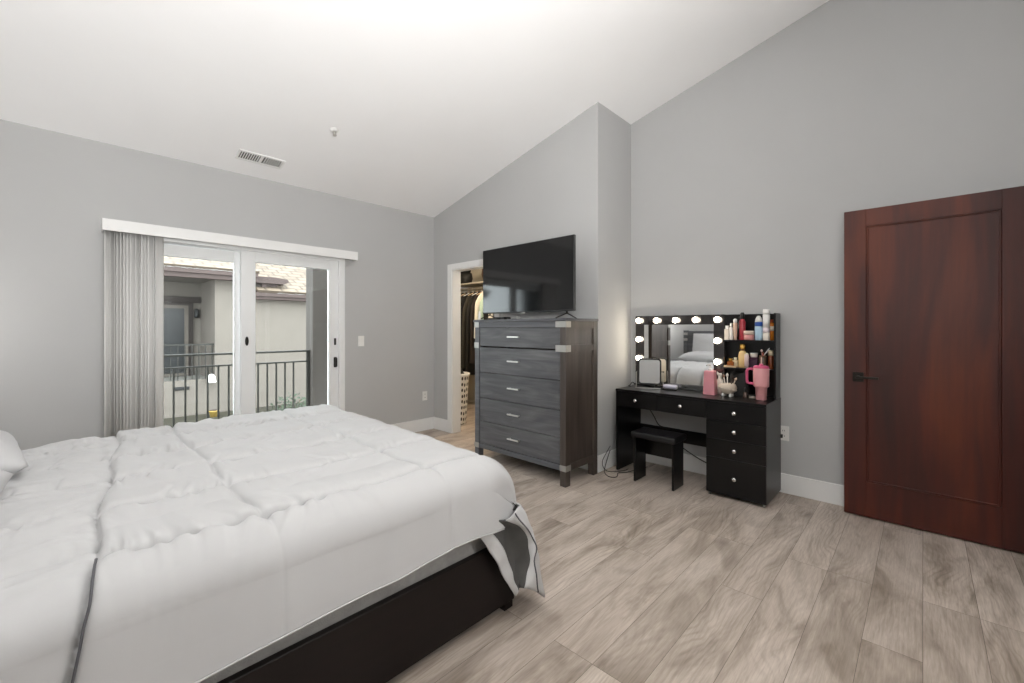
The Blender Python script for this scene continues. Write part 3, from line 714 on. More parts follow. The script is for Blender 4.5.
def bracket(y0, y1, z0, z1, side):
    q = MB(); q.box(DX0-0.004, DX0, y0, y1, z0, z1, bev=0.001)
    if side < 0: q.box(DX0-0.004, DX0+0.066, DYA-0.004, DYA, z0, z1, bev=0.001)
    else: q.box(DX0-0.004, DX0+0.066, DYB, DYB+0.004, z0, z1, bev=0.001)
    q.build('metal_bracket', M['bracket'], ds)
for z0, z1 in ((DH-0.076, DH-0.024), (1.106, 1.162), (0.127, 0.175)):
    bracket(DYA-0.004, DYA+(0.105 if z0 > 0.5 else 0.062), z0, z1, -1); bracket(DYB-(0.062), DYB+0.004, z0, z1, 1)

# ------------------------------------------------------------------ television on the dresser
TX = 3.05; TY0, TY1, TZ0, TZ1 = 2.172, 3.335, 1.452, 2.112
tv = thing('television', (TX, 2.75, DH), 'large black flat television standing on the charcoal dresser', 'television')
q = MB(); q.box(TX, TX+0.028, TY0, TY1, TZ0, TZ1, bev=0.004); q.box(TX+0.028, TX+0.07, TY0+0.12, TY1-0.12, TZ0+0.03, TZ0+0.40, bev=0.015)
q.build('housing', M['blackplastic'], tv)
MB().box(TX-0.0015, TX+0.001, TY0+0.007, TY1-0.007, TZ0+0.012, TZ1-0.007).build('screen', M['screen'], tv)
for y in (2.26, 3.24):
    q = MB(); q.tube([(TX-0.14, y, DH+0.006), (TX+0.015, y, DH+0.050), (TX+0.16, y, DH+0.006)], 0.006, 8); q.tube([(TX+0.015, y, DH+0.050), (TX+0.015, y, TZ0+0.02)], 0.009, 8)
    q.build('foot', M['blackmetal'], tv)
q = MB(); q.box(TX-0.006, TX+0.01, 2.735, 2.785, TZ0-0.014, TZ0+0.002, bev=0.004, seg=2); q.build('sensor_pod', M['bracket'], tv)
# things lying on the dresser
q = MB(); q.box(2.955, 3.055, 2.93, 3.085, DH+0.001, DH+0.026, bev=0.006, seg=2)
q.tube(smoothpts([(3.0, 2.93, DH+0.012), (2.985, 2.89, DH+0.006), (2.99, 2.84, DH+0.0045), (3.03, 2.80, DH+0.0045), (3.10, 2.79, DH+0.0045)], 6), 0.0035)
solo(q, 'streaming_box', M['blackplastic'], (3.005, 3.008, DH), 'flat black box with a cable on the dresser, at the television\'s left foot', 'media box')
q = MB(); q.box(2.900, 2.945, 2.97, 3.11, DH+0.001, DH+0.017, bev=0.005, seg=2)
solo(q, 'remote_control', M['blackmatte'], (2.92, 3.04, DH), 'slim black remote lying at the front left of the dresser top', 'remote control')
q = MB()
q.tube(smoothpts([(2.93, 2.715+0.022*math.cos(t), DH+0.030+0.024*math.sin(t)) for t in np.linspace(R(-170), R(-10), 9)], 3), 0.0035)
for y in (2.697, 2.733): q.tube([(2.93, y, DH+0.003), (2.93, y, DH+0.03)], 0.003)
solo(q, 'wire_holder', M['chrome'], (2.93, 2.715, DH), 'small shiny wire holder at the middle of the dresser front edge', 'holder')
q = MB(); q.lathe([(0.012, 0), (0.014, 0.05), (0.010, 0.056), (0.010, 0.085), (0.0, 0.086)], (2.875, 3.19, DH+0.0005), 14, cap=False)
solo(q, 'small_bottle', M['white'], (2.875, 3.19, DH), 'tiny white bottle at the far left corner of the dresser top', 'bottle')
#==VANITY==
# ------------------------------------------------------------------ vanity table with lighted mirror
VX0, VX1, VY0, VY1, VT = 3.496, 3.938, 0.814, 2.026, 0.752
PY = 1.2315                                     # where the drawer pedestal begins
va = thing('vanity_table', (3.72, 1.42, 0), 'black vanity table with lighted mirror, open shelves and drawers against the right wall', 'vanity')
MB().box(VX0-0.004, VX1, VY0-0.002, VY1+0.002, VT-0.017, VT, bev=0.002).build('table_top', M['black'], va)
MB().box(VX0+0.004, VX1, VY1-0.018, VY1, 0.012, VT-0.0175).build('side_panel', M['black'], va)
q = MB(); q.box(VX0+0.019, VX1, VY0, VY0+0.016, 0.022, VT-0.0175); q.box(VX0+0.019, VX1, PY-0.016, PY, 0.022, VT-0.0175); q.box(VX0+0.019, VX1, VY0+0.016, PY-0.016, 0.022, 0.038); q.box(VX1-0.008, VX1, VY0+0.016, PY-0.016, 0.038, VT-0.0175)
q.build('pedestal', M['black'], va)
q = MB(); q.box(VX0+0.019, VX1-0.01, PY+0.001, VY1-0.019, 0.600, 0.612); q.box(VX1-0.02, VX1-0.01, PY+0.001, VY1-0.019, 0.613, VT-0.0175)
q.build('drawer_tray', M['black'], va)
MB().box(VX1-0.022, VX1-0.006, PY+0.001, VY1-0.019, 0.255, 0.372).build('back_panel', M['black'], va)
M['knob'] = mat('glassy_silver_knob', '#d6d3cf', 0.16, 0.85, var=0.05)
ymid = (PY+VY1)/2
fronts = [(ymid+0.0015, VY1-0.001, 0.597, 0.733), (PY+0.0015, ymid-0.0015, 0.597, 0.733)]
for a, b_ in ((0.591, 0.733), (0.450, 0.588), (0.307, 0.447), (0.028, 0.304)): fronts.append((VY0+0.001, PY-0.0015, a, b_))
for y0, y1, z0, z1 in fronts:
    d = MB(); d.box(VX0, VX0+0.017, y0, y1, z0, z1, bev=0.0015); d = d.build('drawer', M['black'], va)
    k = MB(); yc = (y0+y1)/2; zc = (z0+z1)/2
    k.lathe([(0.006, 0.002), (0.006, -0.010), (0.013, -0.014), (0.0165, -0.021), (0.013, -0.027), (0.0, -0.029)], (VX0, yc, zc), 14, axis='X', cap=False)
    k.build('knob', M['knob'], d)
for x in (VX0+0.03, VX1-0.03):
    for y in (VY0+0.02, PY-0.02): MB().lathe([(0.011, 0), (0.011, 0.022)], (x, y, 0), 12).build('foot', M['bracket'], va)
    MB().lathe([(0.008, 0), (0.008, 0.012)], (x, VY1-0.009, 0), 12).build('foot', M['bracket'], va)
# mirror unit
MX, MY0, MY1, MZ = 3.850, 1.205, 2.012, 1.418
M['mirrorframe'] = mat('glossy_black_mirror_frame', '#141213', 0.18, coat=0.5)
mf = MB(); mf.box(MX, VX1-0.004, MY0, MY1, VT+0.0005, MZ, bev=0.002)
gl0, gl1, gz0, gz1 = 1.291, 1.926, 0.800, 1.334
for y0, y1, z0, z1 in ((MY0, gl0, VT+0.001, MZ), (gl1, MY1, VT+0.001, MZ), (gl0, gl1, gz1, MZ)): mf.box(MX-0.008, MX, y0, y1, z0, z1, bev=0.0015)
mf = mf.build('mirror_frame', M['mirrorframe'], va)
MB().box(MX-0.004, MX-0.0005, gl0, gl1, gz0, gz1).build('mirror_glass', M['mirror'], mf)
q = MB(); q.box(MX-0.020, MX-0.0005, gl0, gl1, 0.753, 0.766, bev=0.001); q.box(MX-0.012, MX-0.0005, gl0, gl1, 0.766, 0.785, bev=0.001); q.box(MX-0.016, MX-0.0005, gl0, gl1, 0.785, 0.7995, bev=0.001)
M['track'] = mat('polished_dark_track', '#8b8c8c', 0.10, 0.9)
q.build('bottom_track', M['track'], mf)
bulbs = [(y, 1.374) for y in (1.968, 1.790, 1.611, 1.434, 1.254)] + [(1.968, 1.196), (1.254, 1.196), (1.968, 1.018), (1.254, 1.018)]
for y, z in bulbs:
    s = MB().lathe([(0.020, 0), (0.020, -0.008), (0.013, -0.010)], (MX-0.008, y, z), 14, axis='X').build('bulb_socket', M['chrome'], va)
    MB().ball((MX-0.036, y, z), 0.0245, 2).build('bulb', M['bulb'], s)
# open shelves to the right of the mirror
SX0 = 3.790
MB().box(VX1-0.014, VX1-0.004, VY0+0.002, MY0-0.0005, VT+0.0005, MZ).build('shelf_back', M['black'], va)
MB().box(SX0, VX1-0.014, VY0+0.002, VY0+0.016, VT+0.0005, MZ).build('shelf_side', M['black'], va)
SHT, SHM = 1.204, 0.978
for z in (SHT, SHM): MB().box(SX0+0.006, VX1-0.014, VY0+0.016, MY0-0.0005, z-0.012, z).build('shelf', M['black'], va)

# stool tucked under the vanity
st = thing('vanity_stool', (3.47, 1.61, 0), 'low black stool with slab legs in front of the vanity kneehole', 'stool')
for y0, y1 in ((1.768, 1.786), (1.436, 1.454)): MB().box(3.372, 3.565, y0, y1, 0, 0.372, bev=0.002).build('leg', M['black'], st)
MB().box(3.545, 3.560, 1.455, 1.767, 0.20, 0.366).build('stretcher', M['black'], st)
M['leather'] = mat('black_leatherette', '#121114', 0.38, bump=0.15, bscale=160)
MB().box(3.355, 3.60, 1.418, 1.808, 0.373, 0.425, bev=0.016, seg=4).build('seat_pad', M['leather'], st)

# ------------------------------------------------------------------ things on the vanity
T = VT + 0.001
def cm(c, rough=0.35, **k): return mat('tint_' + c.strip('#'), c, rough, **k)
# tilting cosmetic mirror
cmn = thing('cosmetic_mirror', (3.73, 1.825, T), 'small rounded square mirror with black rim on a wire stand on the vanity', 'mirror')
def rrect(w_, h_, r, n=6):
    pts = []
    for cx_, cy_, a0 in ((w_-r, h_-r, 0), (-w_+r, h_-r, 90), (-w_+r, -h_+r, 180), (w_-r, -h_+r, 270)):
        for k in range(n+1):
            a = R(a0+90*k/n); pts.append((cx_+r*math.cos(a), cy_+r*math.sin(a)))
    return pts
tl = R(1.5)
def tilt(mb, yaw=R(21)):
    m_ = Matrix.Translation((3.745, 1.822, T+0.150)) @ Matrix.Rotation(yaw, 4, 'Z') @ Matrix.Rotation(tl, 4, 'Y')
    bmesh.ops.transform(mb.bm, matrix=m_, verts=mb.bm.verts[:]); return mb
out = rrect(0.103, 0.120, 0.028); inn = rrect(0.090, 0.107, 0.020)
q = MB(); n_ = len(out)
V4 = [(-0.007, u, v) for u, v in out]+[(-0.007, u, v) for u, v in inn]+[(0.007, u, v) for u, v in out]+[(0.004, u, v) for u, v in inn]
Fs = []
for i in range(n_):
    j = (i+1) % n_
    Fs += [(i, j, n_+j, n_+i), (i, 2*n_+i, 2*n_+j, j), (n_+i, n_+j, 3*n_+j, 3*n_+i), (2*n_+i, 3*n_+i, 3*n_+j, 2*n_+j)]
q._geom(V4, Fs); tilt(q).build('mirror_rim', M['blackplastic'], cmn)
q = MB().prism(inn, 'X', -0.002, 0.0); tilt(q).build('mirror_glass', M['mirror'], cmn)
q = MB().prism(inn, 'X', 0.001, 0.004); prop(tilt(q).build('mirror_back', cm('#d8cfc2', 0.5), cmn), label='cream mirror back')
def yawed(mb):
    m_ = Matrix.Translation((3.745, 1.822, 0)) @ Matrix.Rotation(R(21), 4, 'Z') @ Matrix.Translation((-3.745, -1.822, 0))
    bmesh.ops.transform(mb.bm, matrix=m_, verts=mb.bm.verts[:]); return mb
for s in (-1, 1):
    q = MB(); q.tube([(3.745, 1.822+s*0.104, T+0.150), (3.745, 1.822+s*0.120, T+0.150)], 0.004); q.ball((3.745, 1.822+s*0.122, T+0.150), 0.006, 2)
    yawed(q).build('pivot', M['blackplastic'], cmn)
q = MB(); q.tube(smoothpts([(3.755, 1.706, T+0.150), (3.750, 1.704, T+0.04), (3.735, 1.704, T+0.0045), (3.690, 1.706, T+0.0045), (3.672, 1.73, T+0.0045), (3.672, 1.91, T+0.0045), (3.690, 1.938, T+0.0045), (3.735, 1.940, T+0.0045), (3.750, 1.940, T+0.04), (3.755, 1.938, T+0.150)], 8), 0.0032)
yawed(q).build('wire_stand', M['chrome'], cmn)
# hair tool with cord, lilac canister
q = MB(); q.lathe([(0.0, 0), (0.016, 0.003), (0.018, 0.05), (0.013, 0.11), (0.010, 0.115), (0.010, 0.20), (0.0, 0.202)], (3.775, 1.79, T+0.019), 14, axis='Y', cap=False)
q.tube(smoothpts([(3.775, 1.985, T+0.018), (3.765, 2.005, T+0.034), (3.745, 2.018, T+0.010), (3.725, 2.022, T+0.004), (3.70, 2.01, T+0.0045), (3.69, 1.985, T+0.0045)], 6), 0.0045)
solo(q, 'hair_iron', M['blackplastic'], (3.775, 1.89, T), 'black hair iron with its cord, behind the small cosmetic mirror', 'hair iron')
lc = thing('hair_wand', (3.79, 1.648, T), 'lilac white styling wand lying in front of the big mirror', 'hair tool')
M['lilac'] = cm('#c9c6d6', 0.35)
q = MB(); q.lathe([(0.0, -0.062), (0.017, -0.060), (0.020, -0.045), (0.020, 0.050), (0.016, 0.062), (0.0, 0.064)], (3.79, 1.645, T+0.021), 18, axis='Y', cap=False); q.build('barrel', M['lilac'], lc)
q = MB(); q.lathe([(0.012, 0.063), (0.010, 0.078), (0.006, 0.100), (0.003, 0.12)], (3.79, 1.645, T+0.021), 12, axis='Y'); q.build('grip', M['blackplastic'], lc)
MB().lathe([(0.0085, -0.0655), (0.010, -0.060)], (3.79, 1.645, T+0.021), 12, axis='Y').build('end_cap', M['chrome'], lc)
q = MB(); q.box(3.71, 3.735, 1.56, 1.70, T, T+0.010, bev=0.003); q.tube(smoothpts([(3.72, 1.70, T+0.006), (3.715, 1.74, T+0.006), (3.70, 1.77, T+0.006)], 4), 0.004)
solo(q, 'flat_comb', M['blackmatte'], (3.722, 1.63, T), 'flat black comb on the vanity top beside the lilac wand', 'comb')

def bottle(name, c, prof, m, label, cat, parts=(), seg=18, group=None, square=False, rot=0.0):
    """prof: (r, z) from the base up; parts: (name, profile, material[, label])"""
    t = thing(name, c, label, cat, group)
    kw = dict(seg=4, rot=R(45)) if square else dict(seg=seg)
    def mk(pf):
        pf = [(r*(1.414 if square else 1), z) for r, z in pf]
        mb = MB(); kk = dict(kw); kk['rot'] = kk.get('rot', 0)+rot
        mb.lathe([(0.0001, pf[0][1])]+pf+[(0.0001, pf[-1][1])], c, cap=False, **kk)
        if square:
            es = [e for e in mb.bm.edges if abs((e.verts[0].co-e.verts[1].co).normalized().z) > 0.8]
            bmesh.ops.bevel(mb.bm, geom=es, offset=min(0.008, max(p[0] for p in pf)*0.18), segments=2, affect='EDGES', profile=0.5)
            for f in mb.bm.faces: f.smooth = False
        return mb
    mk(prof).build('body', m, t)
    for p in parts:
        o = mk(p[1]).build(p[0], p[2], t)
        if len(p) > 3: prop(o, label=p[3])
    return t
pink, hot = cm('#d58f97', 0.4), cm('#d0587f', 0.4)
white, gold, dark = M['white'], cm('#c49a4a', 0.25, metal=0.7), M['blackplastic']
amber = cm('#8a4d1c', 0.15); cream = cm('#dccdae', 0.45); red = cm('#a8323c', 0.3)
# pink square bottle with pump
b1 = bottle('lotion_bottle', (3.735, 1.282, T), [(0.047, 0), (0.047, 0.004), (0.040, 0.185), (0.034, 0.195)], pink, 'pink square pump bottle standing in front of the mirror\'s right edge', 'bottle',
       [('collar', [(0.014, 0.196), (0.014, 0.210), (0.006, 0.212), (0.006, 0.236)], white)], square=True, rot=R(4))
q = MB(); q.tube([(3.735, 1.282, T+0.236), (3.735, 1.282, T+0.243), (3.715, 1.295, T+0.243), (3.705, 1.302, T+0.236)], 0.005); q.build('pump', M['chrome'], b1)
bottle('cream_bottle', (3.80, 1.226, T), [(0.024, 0), (0.025, 0.01), (0.025, 0.115), (0.016, 0.128)], cm('#dcd3c8', 0.4), 'slim off-white bottle just right of the pink pump bottle', 'bottle',
       [('cap', [(0.015, 0.129), (0.015, 0.165), (0.012, 0.172)], white)])
# ceramic bumpy holder with brushes
hg = thing('brush_holder', (3.70, 1.135, T), 'pale knobbly ceramic brush holder on little feet, in the middle of the vanity\'s right half', 'brush holder')
M['ceramic'] = cm('#cdbfae', 0.35)
q = MB(); q.lathe([(0.0, 0.022), (0.035, 0.024), (0.060, 0.045), (0.068, 0.072), (0.058, 0.098), (0.047, 0.104), (0.040, 0.100), (0.045, 0.070), (0.0, 0.050)], (3.70, 1.135, T), 24, cap=False)
for k in range(22):
    a = k*2.4; z = 0.04+0.055*((k*0.618) % 1); r_ = 0.066-abs(z-0.07)*0.25
    q.ball((3.70+r_*math.cos(a), 1.135+r_*math.sin(a), T+z), 0.0075, 1)
q.build('bowl', M['ceramic'], hg)
for a in (45, 135, 225, 315):
    MB().lathe([(0.008, 0), (0.011, 0.012), (0.008, 0.030)], (3.70+0.038*math.cos(R(a)), 1.135+0.038*math.sin(R(a)), T), 10).build('foot', white, hg)
for i, (dx, dy, ln, cc) in enumerate(((-0.02, 0.052, 0.165, '#e9e2d8'), (0.01, 0.028, 0.150, '#d9d0c8'), (-0.012, -0.002, 0.160, '#efe9e0'), (0.012, -0.028, 0.140, '#3a2b24'), (-0.01, -0.052, 0.135, '#c7b6a6'))):
    t = thing('makeup_brush', (3.70+dx*0.5, 1.135+dy*0.5, T+0.055), ('makeup brush standing in the pale knobbly holder, %s from the left' % ['first', 'second', 'third', 'fourth', 'fifth'][i]), 'brush', 'makeup brushes in the holder')
    p0 = (3.70+dx*0.5, 1.135+dy*0.5, T+0.055); p1 = (3.70+dx*1.25, 1.135+dy*1.15, T+ln); p2 = tuple(p1[j]+(p1[j]-p0[j])*0.28 for j in range(3))
    MB().tube([p0, p1], 0.0042, 8).build('handle', cm(cc, 0.4), t)
    pm = tuple((p1[j]+p2[j])/2 for j in range(3))
    MB().tube([p1, pm, p2], [0.006, 0.011, 0.003], 10).build('bristle', cm(['#d8cfc5', '#8d7466', '#e6dfd6', '#2e231e', '#b79f8d'][i], 0.9), t)
# black pouch behind
q = MB(); P_ = []
for k, z in enumerate(np.linspace(0, 1, 9)):
    ring = []
    for a in np.linspace(0, 2*math.pi, 25):
        wv = 1+0.06*math.sin(3*a+z*4); w1 = (0.080*(1-0.25*z**2))*wv; d1 = (0.052*(1-0.55*z**1.5))*wv
        ring.append((3.825+d1*math.cos(a)*0.85, 1.085+w1*math.sin(a), T+0.178*z+0.012*math.sin(2*a)*z))
    P_.append(ring)
q.grid(np.array(P_)); q.tube(smoothpts([(3.825, 1.13, T+0.165), (3.825, 1.115, T+0.205), (3.825, 1.055, T+0.205), (3.825, 1.04, T+0.165)], 6), 0.005)
bmesh.ops.remove_doubles(q.bm, verts=q.bm.verts[:], dist=0.0005)
solo(q, 'makeup_pouch', M['blackmatte'], (3.825, 1.085, T), 'soft black makeup pouch on the vanity below the middle shelf', 'pouch')
# tumbler with handle and straw
tb = thing('tumbler', (3.70, 0.895, T), 'big pink tumbler with a side handle at the right end of the vanity', 'tumbler')
q = MB(); q.lathe([(0.0, 0), (0.034, 0), (0.036, 0.004), (0.040, 0.094), (0.052, 0.104), (0.053, 0.112), (0.0545, 0.238), (0.052, 0.243)], (3.70, 0.895, T), 28, cap=False); q.build('body', cm('#d99a9c', 0.42), tb)
q = MB(); q.lathe([(0.0, 0.262), (0.040, 0.262), (0.052, 0.256), (0.0545, 0.244), (0.050, 0.2435)], (3.70, 0.895, T), 28, cap=False); q.lathe([(0.014, 0.262), (0.014, 0.276)], (3.70, 0.895, T), 14); lid = q.build('lid', hot, tb)
ang_ = R(112); ca_, sa_ = math.cos(ang_), math.sin(ang_)
hp = [(0.050, 0.232), (0.074, 0.236), (0.094, 0.226), (0.097, 0.196), (0.095, 0.140), (0.086, 0.126), (0.052, 0.122)]
q = MB(); q.tube(smoothpts([(3.70+r*ca_, 0.895+r*sa_, T+z) for r, z in hp], 6), 0.0095, 10); q.build('handle', hot, tb)
q = MB(); q.tube([(3.70, 0.895, T+0.05), (3.700, 0.893, T+0.330)], 0.0042, 8); q.build('straw', cm('#c9a79a', 0.3), tb)
# small dark things between holder and tumbler
bottle('nail_polish', (3.74, 1.018, T), [(0.014, 0), (0.015, 0.006), (0.015, 0.036), (0.008, 0.042)], cm('#6a5a52', 0.15), 'tiny dark bottle standing left of the pink tumbler', 'bottle', [('cap', [(0.0075, 0.043), (0.006, 0.078)], dark)])
bottle('powder_compact', (3.755, 0.968, T), [(0.030, 0), (0.031, 0.003), (0.031, 0.014), (0.029, 0.017)], cm('#b7aba0', 0.25, metal=0.5), 'flat round compact lying behind the tumbler\'s handle', 'compact', [('lid', [(0.031, 0.0175), (0.031, 0.024), (0.027, 0.027)], dark)])

# top shelf
zt = SHT + 0.001
bottle('perfume_bottle', (3.842, 1.182, zt), [(0.017, 0), (0.018, 0.004), (0.018, 0.090)], cm('#d9cfc3', 0.15), 'short pale square perfume bottle at the left end of the top shelf', 'perfume', [('cap', [(0.011, 0.091), (0.011, 0.118)], white)], square=True)
bottle('perfume_bottle', (3.838, 1.150, zt), [(0.0135, 0), (0.0145, 0.004), (0.0145, 0.100), (0.009, 0.106)], cm('#e6dfd8', 0.15), 'slim white spray bottle on the top shelf beside the short square one', 'perfume', [('spray_head', [(0.008, 0.107), (0.009, 0.112), (0.009, 0.140)], M['chrome'])])
bottle('cream_tube', (3.842, 1.120, zt), [(0.012, 0), (0.0125, 0.025), (0.014, 0.03), (0.0165, 0.13), (0.0165, 0.14)], cm('#d9b9a2', 0.4), 'peach tube with a white round top, on the top shelf left of the red bottle', 'tube', [('cap', [(0.012, 0.141), (0.015, 0.15), (0.014, 0.168), (0.006, 0.176)], white)])
bottle('dark_bottle', (3.895, 1.098, zt), [(0.017, 0), (0.018, 0.005), (0.018, 0.150), (0.008, 0.165)], cm('#1d1b22', 0.2), 'dark bottle on the top shelf, hidden half behind the red one', 'bottle', [('cap', [(0.009, 0.166), (0.009, 0.195)], dark)])
bottle('hairspray_bottle', (3.855, 1.070, zt), [(0.021, 0), (0.0225, 0.006), (0.0225, 0.150), (0.014, 0.172)], red, 'tall red bottle with a black cap on the top shelf', 'bottle', [('cap', [(0.014, 0.173), (0.0155, 0.178), (0.0155, 0.215), (0.010, 0.226)], dark)])
bottle('face_cream_jar', (3.845, 1.018, zt), [(0.033, 0), (0.036, 0.005), (0.038, 0.045)], cm('#c98a86', 0.35), 'squat pink jar with pale lid on the top shelf', 'jar', [('lid', [(0.039, 0.046), (0.039, 0.072), (0.036, 0.076)], cm('#d8c3b4', 0.4), 'pale lid')])
bottle('spray_can', (3.850, 0.949, zt), [(0.026, 0), (0.0275, 0.004), (0.0275, 0.112)], cm('#a9c3d6', 0.3), 'light blue aerosol can with a white dome cap on the top shelf', 'can', [('label_band', [(0.0278, 0.113), (0.0278, 0.145)], cm('#2f56a3', 0.35), 'dark blue band'), ('cap', [(0.027, 0.146), (0.024, 0.165), (0.017, 0.185), (0.008, 0.196)], white)])
bottle('lotion_tube', (3.842, 0.893, zt), [(0.024, 0), (0.025, 0.004), (0.025, 0.060)], cm('#e5dccf', 0.4), 'tall white tube, the tallest thing on the top shelf', 'tube', [('wrap', [(0.0252, 0.0605), (0.0252, 0.100)], cm('#e3d6da', 0.4)), ('upper_body', [(0.025, 0.1005), (0.0245, 0.205)], white), ('cap', [(0.0235, 0.206), (0.0235, 0.246)], white)])
bottle('orange_bottle', (3.895, 0.868, zt), [(0.020, 0), (0.022, 0.004), (0.022, 0.125), (0.012, 0.140)], cm('#d07a1e', 0.25), 'orange bottle on the top shelf, half behind the tall white tube', 'bottle', [('label_wrap', [(0.0223, 0.075), (0.0223, 0.112)], cm('#e8dfcf', 0.4)), ('cap', [(0.012, 0.141), (0.012, 0.165)], cm('#9a3d16', 0.35))])
# middle shelf
zm = SHM + 0.001
ty = thing('trinket_tray', (3.842, 1.150, zm), 'shallow cream tray of perfumes at the left end of the middle shelf', 'tray')
q = MB(); q.box(3.802, 3.882, 1.100, 1.196, zm, zm+0.005, bev=0.002); 
for a_ in ((3.802, 3.806, 1.100, 1.196), (3.878, 3.882, 1.100, 1.196), (3.806, 3.878, 1.100, 1.104), (3.806, 3.878, 1.192, 1.196)): q.box(a_[0], a_[1], a_[2], a_[3], zm+0.005, zm+0.014)
q.build('tray_body', cm('#d8bf9a', 0.4), ty)
bottle('amber_perfume', (3.832, 1.150, zm+0.006), [(0.022, 0), (0.023, 0.004), (0.023, 0.040), (0.010, 0.046)], amber, 'small amber perfume bottle standing in the cream tray', 'perfume', [('cap', [(0.010, 0.047), (0.012, 0.068)], gold)], square=True)
bottle('pale_perfume', (3.858, 1.122, zm+0.006), [(0.020, 0), (0.021, 0.004), (0.021, 0.050), (0.009, 0.056)], cm('#cfc19f', 0.12), 'pale glass perfume bottle at the back right of the cream tray', 'perfume', [('cap', [(0.009, 0.057), (0.011, 0.074)], cm('#d9d3bd', 0.3))], square=True)
bottle('gold_bottle', (3.850, 1.066, zm), [(0.028, 0), (0.031, 0.008), (0.033, 0.090), (0.026, 0.125), (0.015, 0.140)], cm('#d9bb83', 0.25), 'tall golden cream bottle with a gold cap on the middle shelf', 'bottle', [('neck', [(0.014, 0.141), (0.014, 0.152)], cm('#6d4a1d', 0.3)), ('cap', [(0.021, 0.153), (0.022, 0.158), (0.022, 0.188), (0.018, 0.192)], gold)])
bottle('cream_tube', (3.815, 1.027, zm), [(0.013, 0), (0.014, 0.02), (0.017, 0.022), (0.016, 0.1), (0.015, 0.112)], cm('#dcc9c6', 0.4), 'short pale pink tube on the middle shelf right of the gold capped bottle', 'tube', [('crimp', [(0.015, 0.1125), (0.009, 0.122)], cm('#d9d6bb', 0.4))])
q = thing('gift_box', (3.868, 0.990, zm), 'dark purple box on the middle shelf with a little white cup on it', 'box')
MB().box(3.832, 3.904, 0.954, 1.026, zm, zm+0.072, bev=0.003).build('box_body', cm('#3d1f35', 0.45), q); MB().box(3.830, 3.906, 0.952, 1.028, zm+0.0725, zm+0.086, bev=0.003).build('lid', cm('#4a2338', 0.45), q)
bottle('small_cup', (3.860, 0.985, zm+0.087), [(0.020, 0), (0.026, 0.008), (0.028, 0.030), (0.027, 0.031)], cm('#ded8cd', 0.3), 'little white cup standing on the dark purple box', 'cup', [('rim', [(0.0285, 0.0315), (0.0285, 0.036)], white)])
bt = bottle('brush_glass', (3.832, 0.915, zm), [(0.022, 0), (0.024, 0.004), (0.026, 0.098)], cm('#5a4a3c', 0.2), 'brown glass of brushes behind the pink tumbler on the middle shelf', 'jar', [('rim', [(0.0265, 0.0985), (0.0265, 0.105)], cm('#7a5a3e', 0.3))])
for i, (dx, dy, ln, c1, c2) in enumerate(((0, 0.008, 0.150, '#c9a9a4', '#e0c8c2'), (0.006, -0.010, 0.158, '#d8d6d2', '#cfd2d4'), (-0.008, -0.002, 0.138, '#b5482e', '#6b3a2a'))):
    t = thing('makeup_brush', (3.832, 0.915+dy*0.5, zm+0.106), ['pink tipped brush rising from the brown glass', 'thin silvery brush leaning right out of the brown glass', 'short reddish brush in front of the brown glass rim'][i], 'brush', 'brushes in the brown glass')
    p0 = (3.832+dx*0.5, 0.915+dy*0.5, zm+0.106); p1 = (3.832+dx, 0.915+dy*(1.6 if i == 1 else 1)-(0.014 if i == 1 else 0), zm+ln-0.014); p2 = tuple(p1[j]+(p1[j]-p0[j])*0.6 for j in range(3))
    MB().tube([p0, p1], 0.004, 8).build('handle', cm(c1, 0.4), t); MB().tube([p1, tuple((p1[j]+p2[j])/2 for j in range(3)), p2], [0.005, 0.010 if i != 1 else 0.004, 0.003], 10).build('bristle', cm(c2, 0.9), t)
bottle('tan_bottle', (3.885, 0.872, zm), [(0.019, 0), (0.020, 0.004), (0.020, 0.095), (0.014, 0.104)], cm('#7a3d1e', 0.3), 'brown bottle with a cream cap at the right end of the middle shelf', 'bottle', [('cap', [(0.0185, 0.105), (0.0185, 0.148)], cream)])

# cables behind and under the vanity
def cable(name, pts, r, label, loc):
    return solo(MB().tube(smoothpts(pts, 8), r, 7), name, M['blackmatte'], loc, label, 'cable')
cable('power_cable', [(3.52, 2.10, 0.17), (3.46, 2.095, 0.10), (3.40, 2.085, 0.03), (3.36, 2.06, 0.008), (3.30, 1.98, 0.007), (3.34, 1.93, 0.007), (3.44, 1.97, 0.007), (3.50, 1.93, 0.007), (3.62, 1.90, 0.007), (3.78, 1.86, 0.007)], 0.0032, 'black cable looping over the floor between dresser and vanity', (3.36, 2.0, 0))
cable('power_cable', [(3.52, 2.098, 0.21), (3.44, 2.096, 0.155), (3.37, 2.090, 0.10), (3.36, 2.07, 0.05), (3.42, 2.05, 0.008), (3.52, 1.97, 0.008), (3.60, 1.96, 0.008)], 0.003, 'thin black cable hanging by the return wall baseboard in one loop', (3.42, 2.07, 0))
cable('power_cable', [(3.905, 1.98, 0.585), (3.905, 1.93, 0.56), (3.905, 1.86, 0.47), (3.902, 1.80, 0.385), (3.902, 1.70, 0.376), (3.903, 1.60, 0.375)], 0.0045, 'black cable curving down the wall in the vanity kneehole', (3.905, 1.85, 0.37))
cable('power_cable', [(3.90, 1.62, 0.245), (3.90, 1.55, 0.20), (3.90, 1.42, 0.14), (3.90, 1.30, 0.105), (3.90, 1.245, 0.10)], 0.0045, 'dark cable sagging across the baseboard behind the stool', (3.90, 1.4, 0.1))

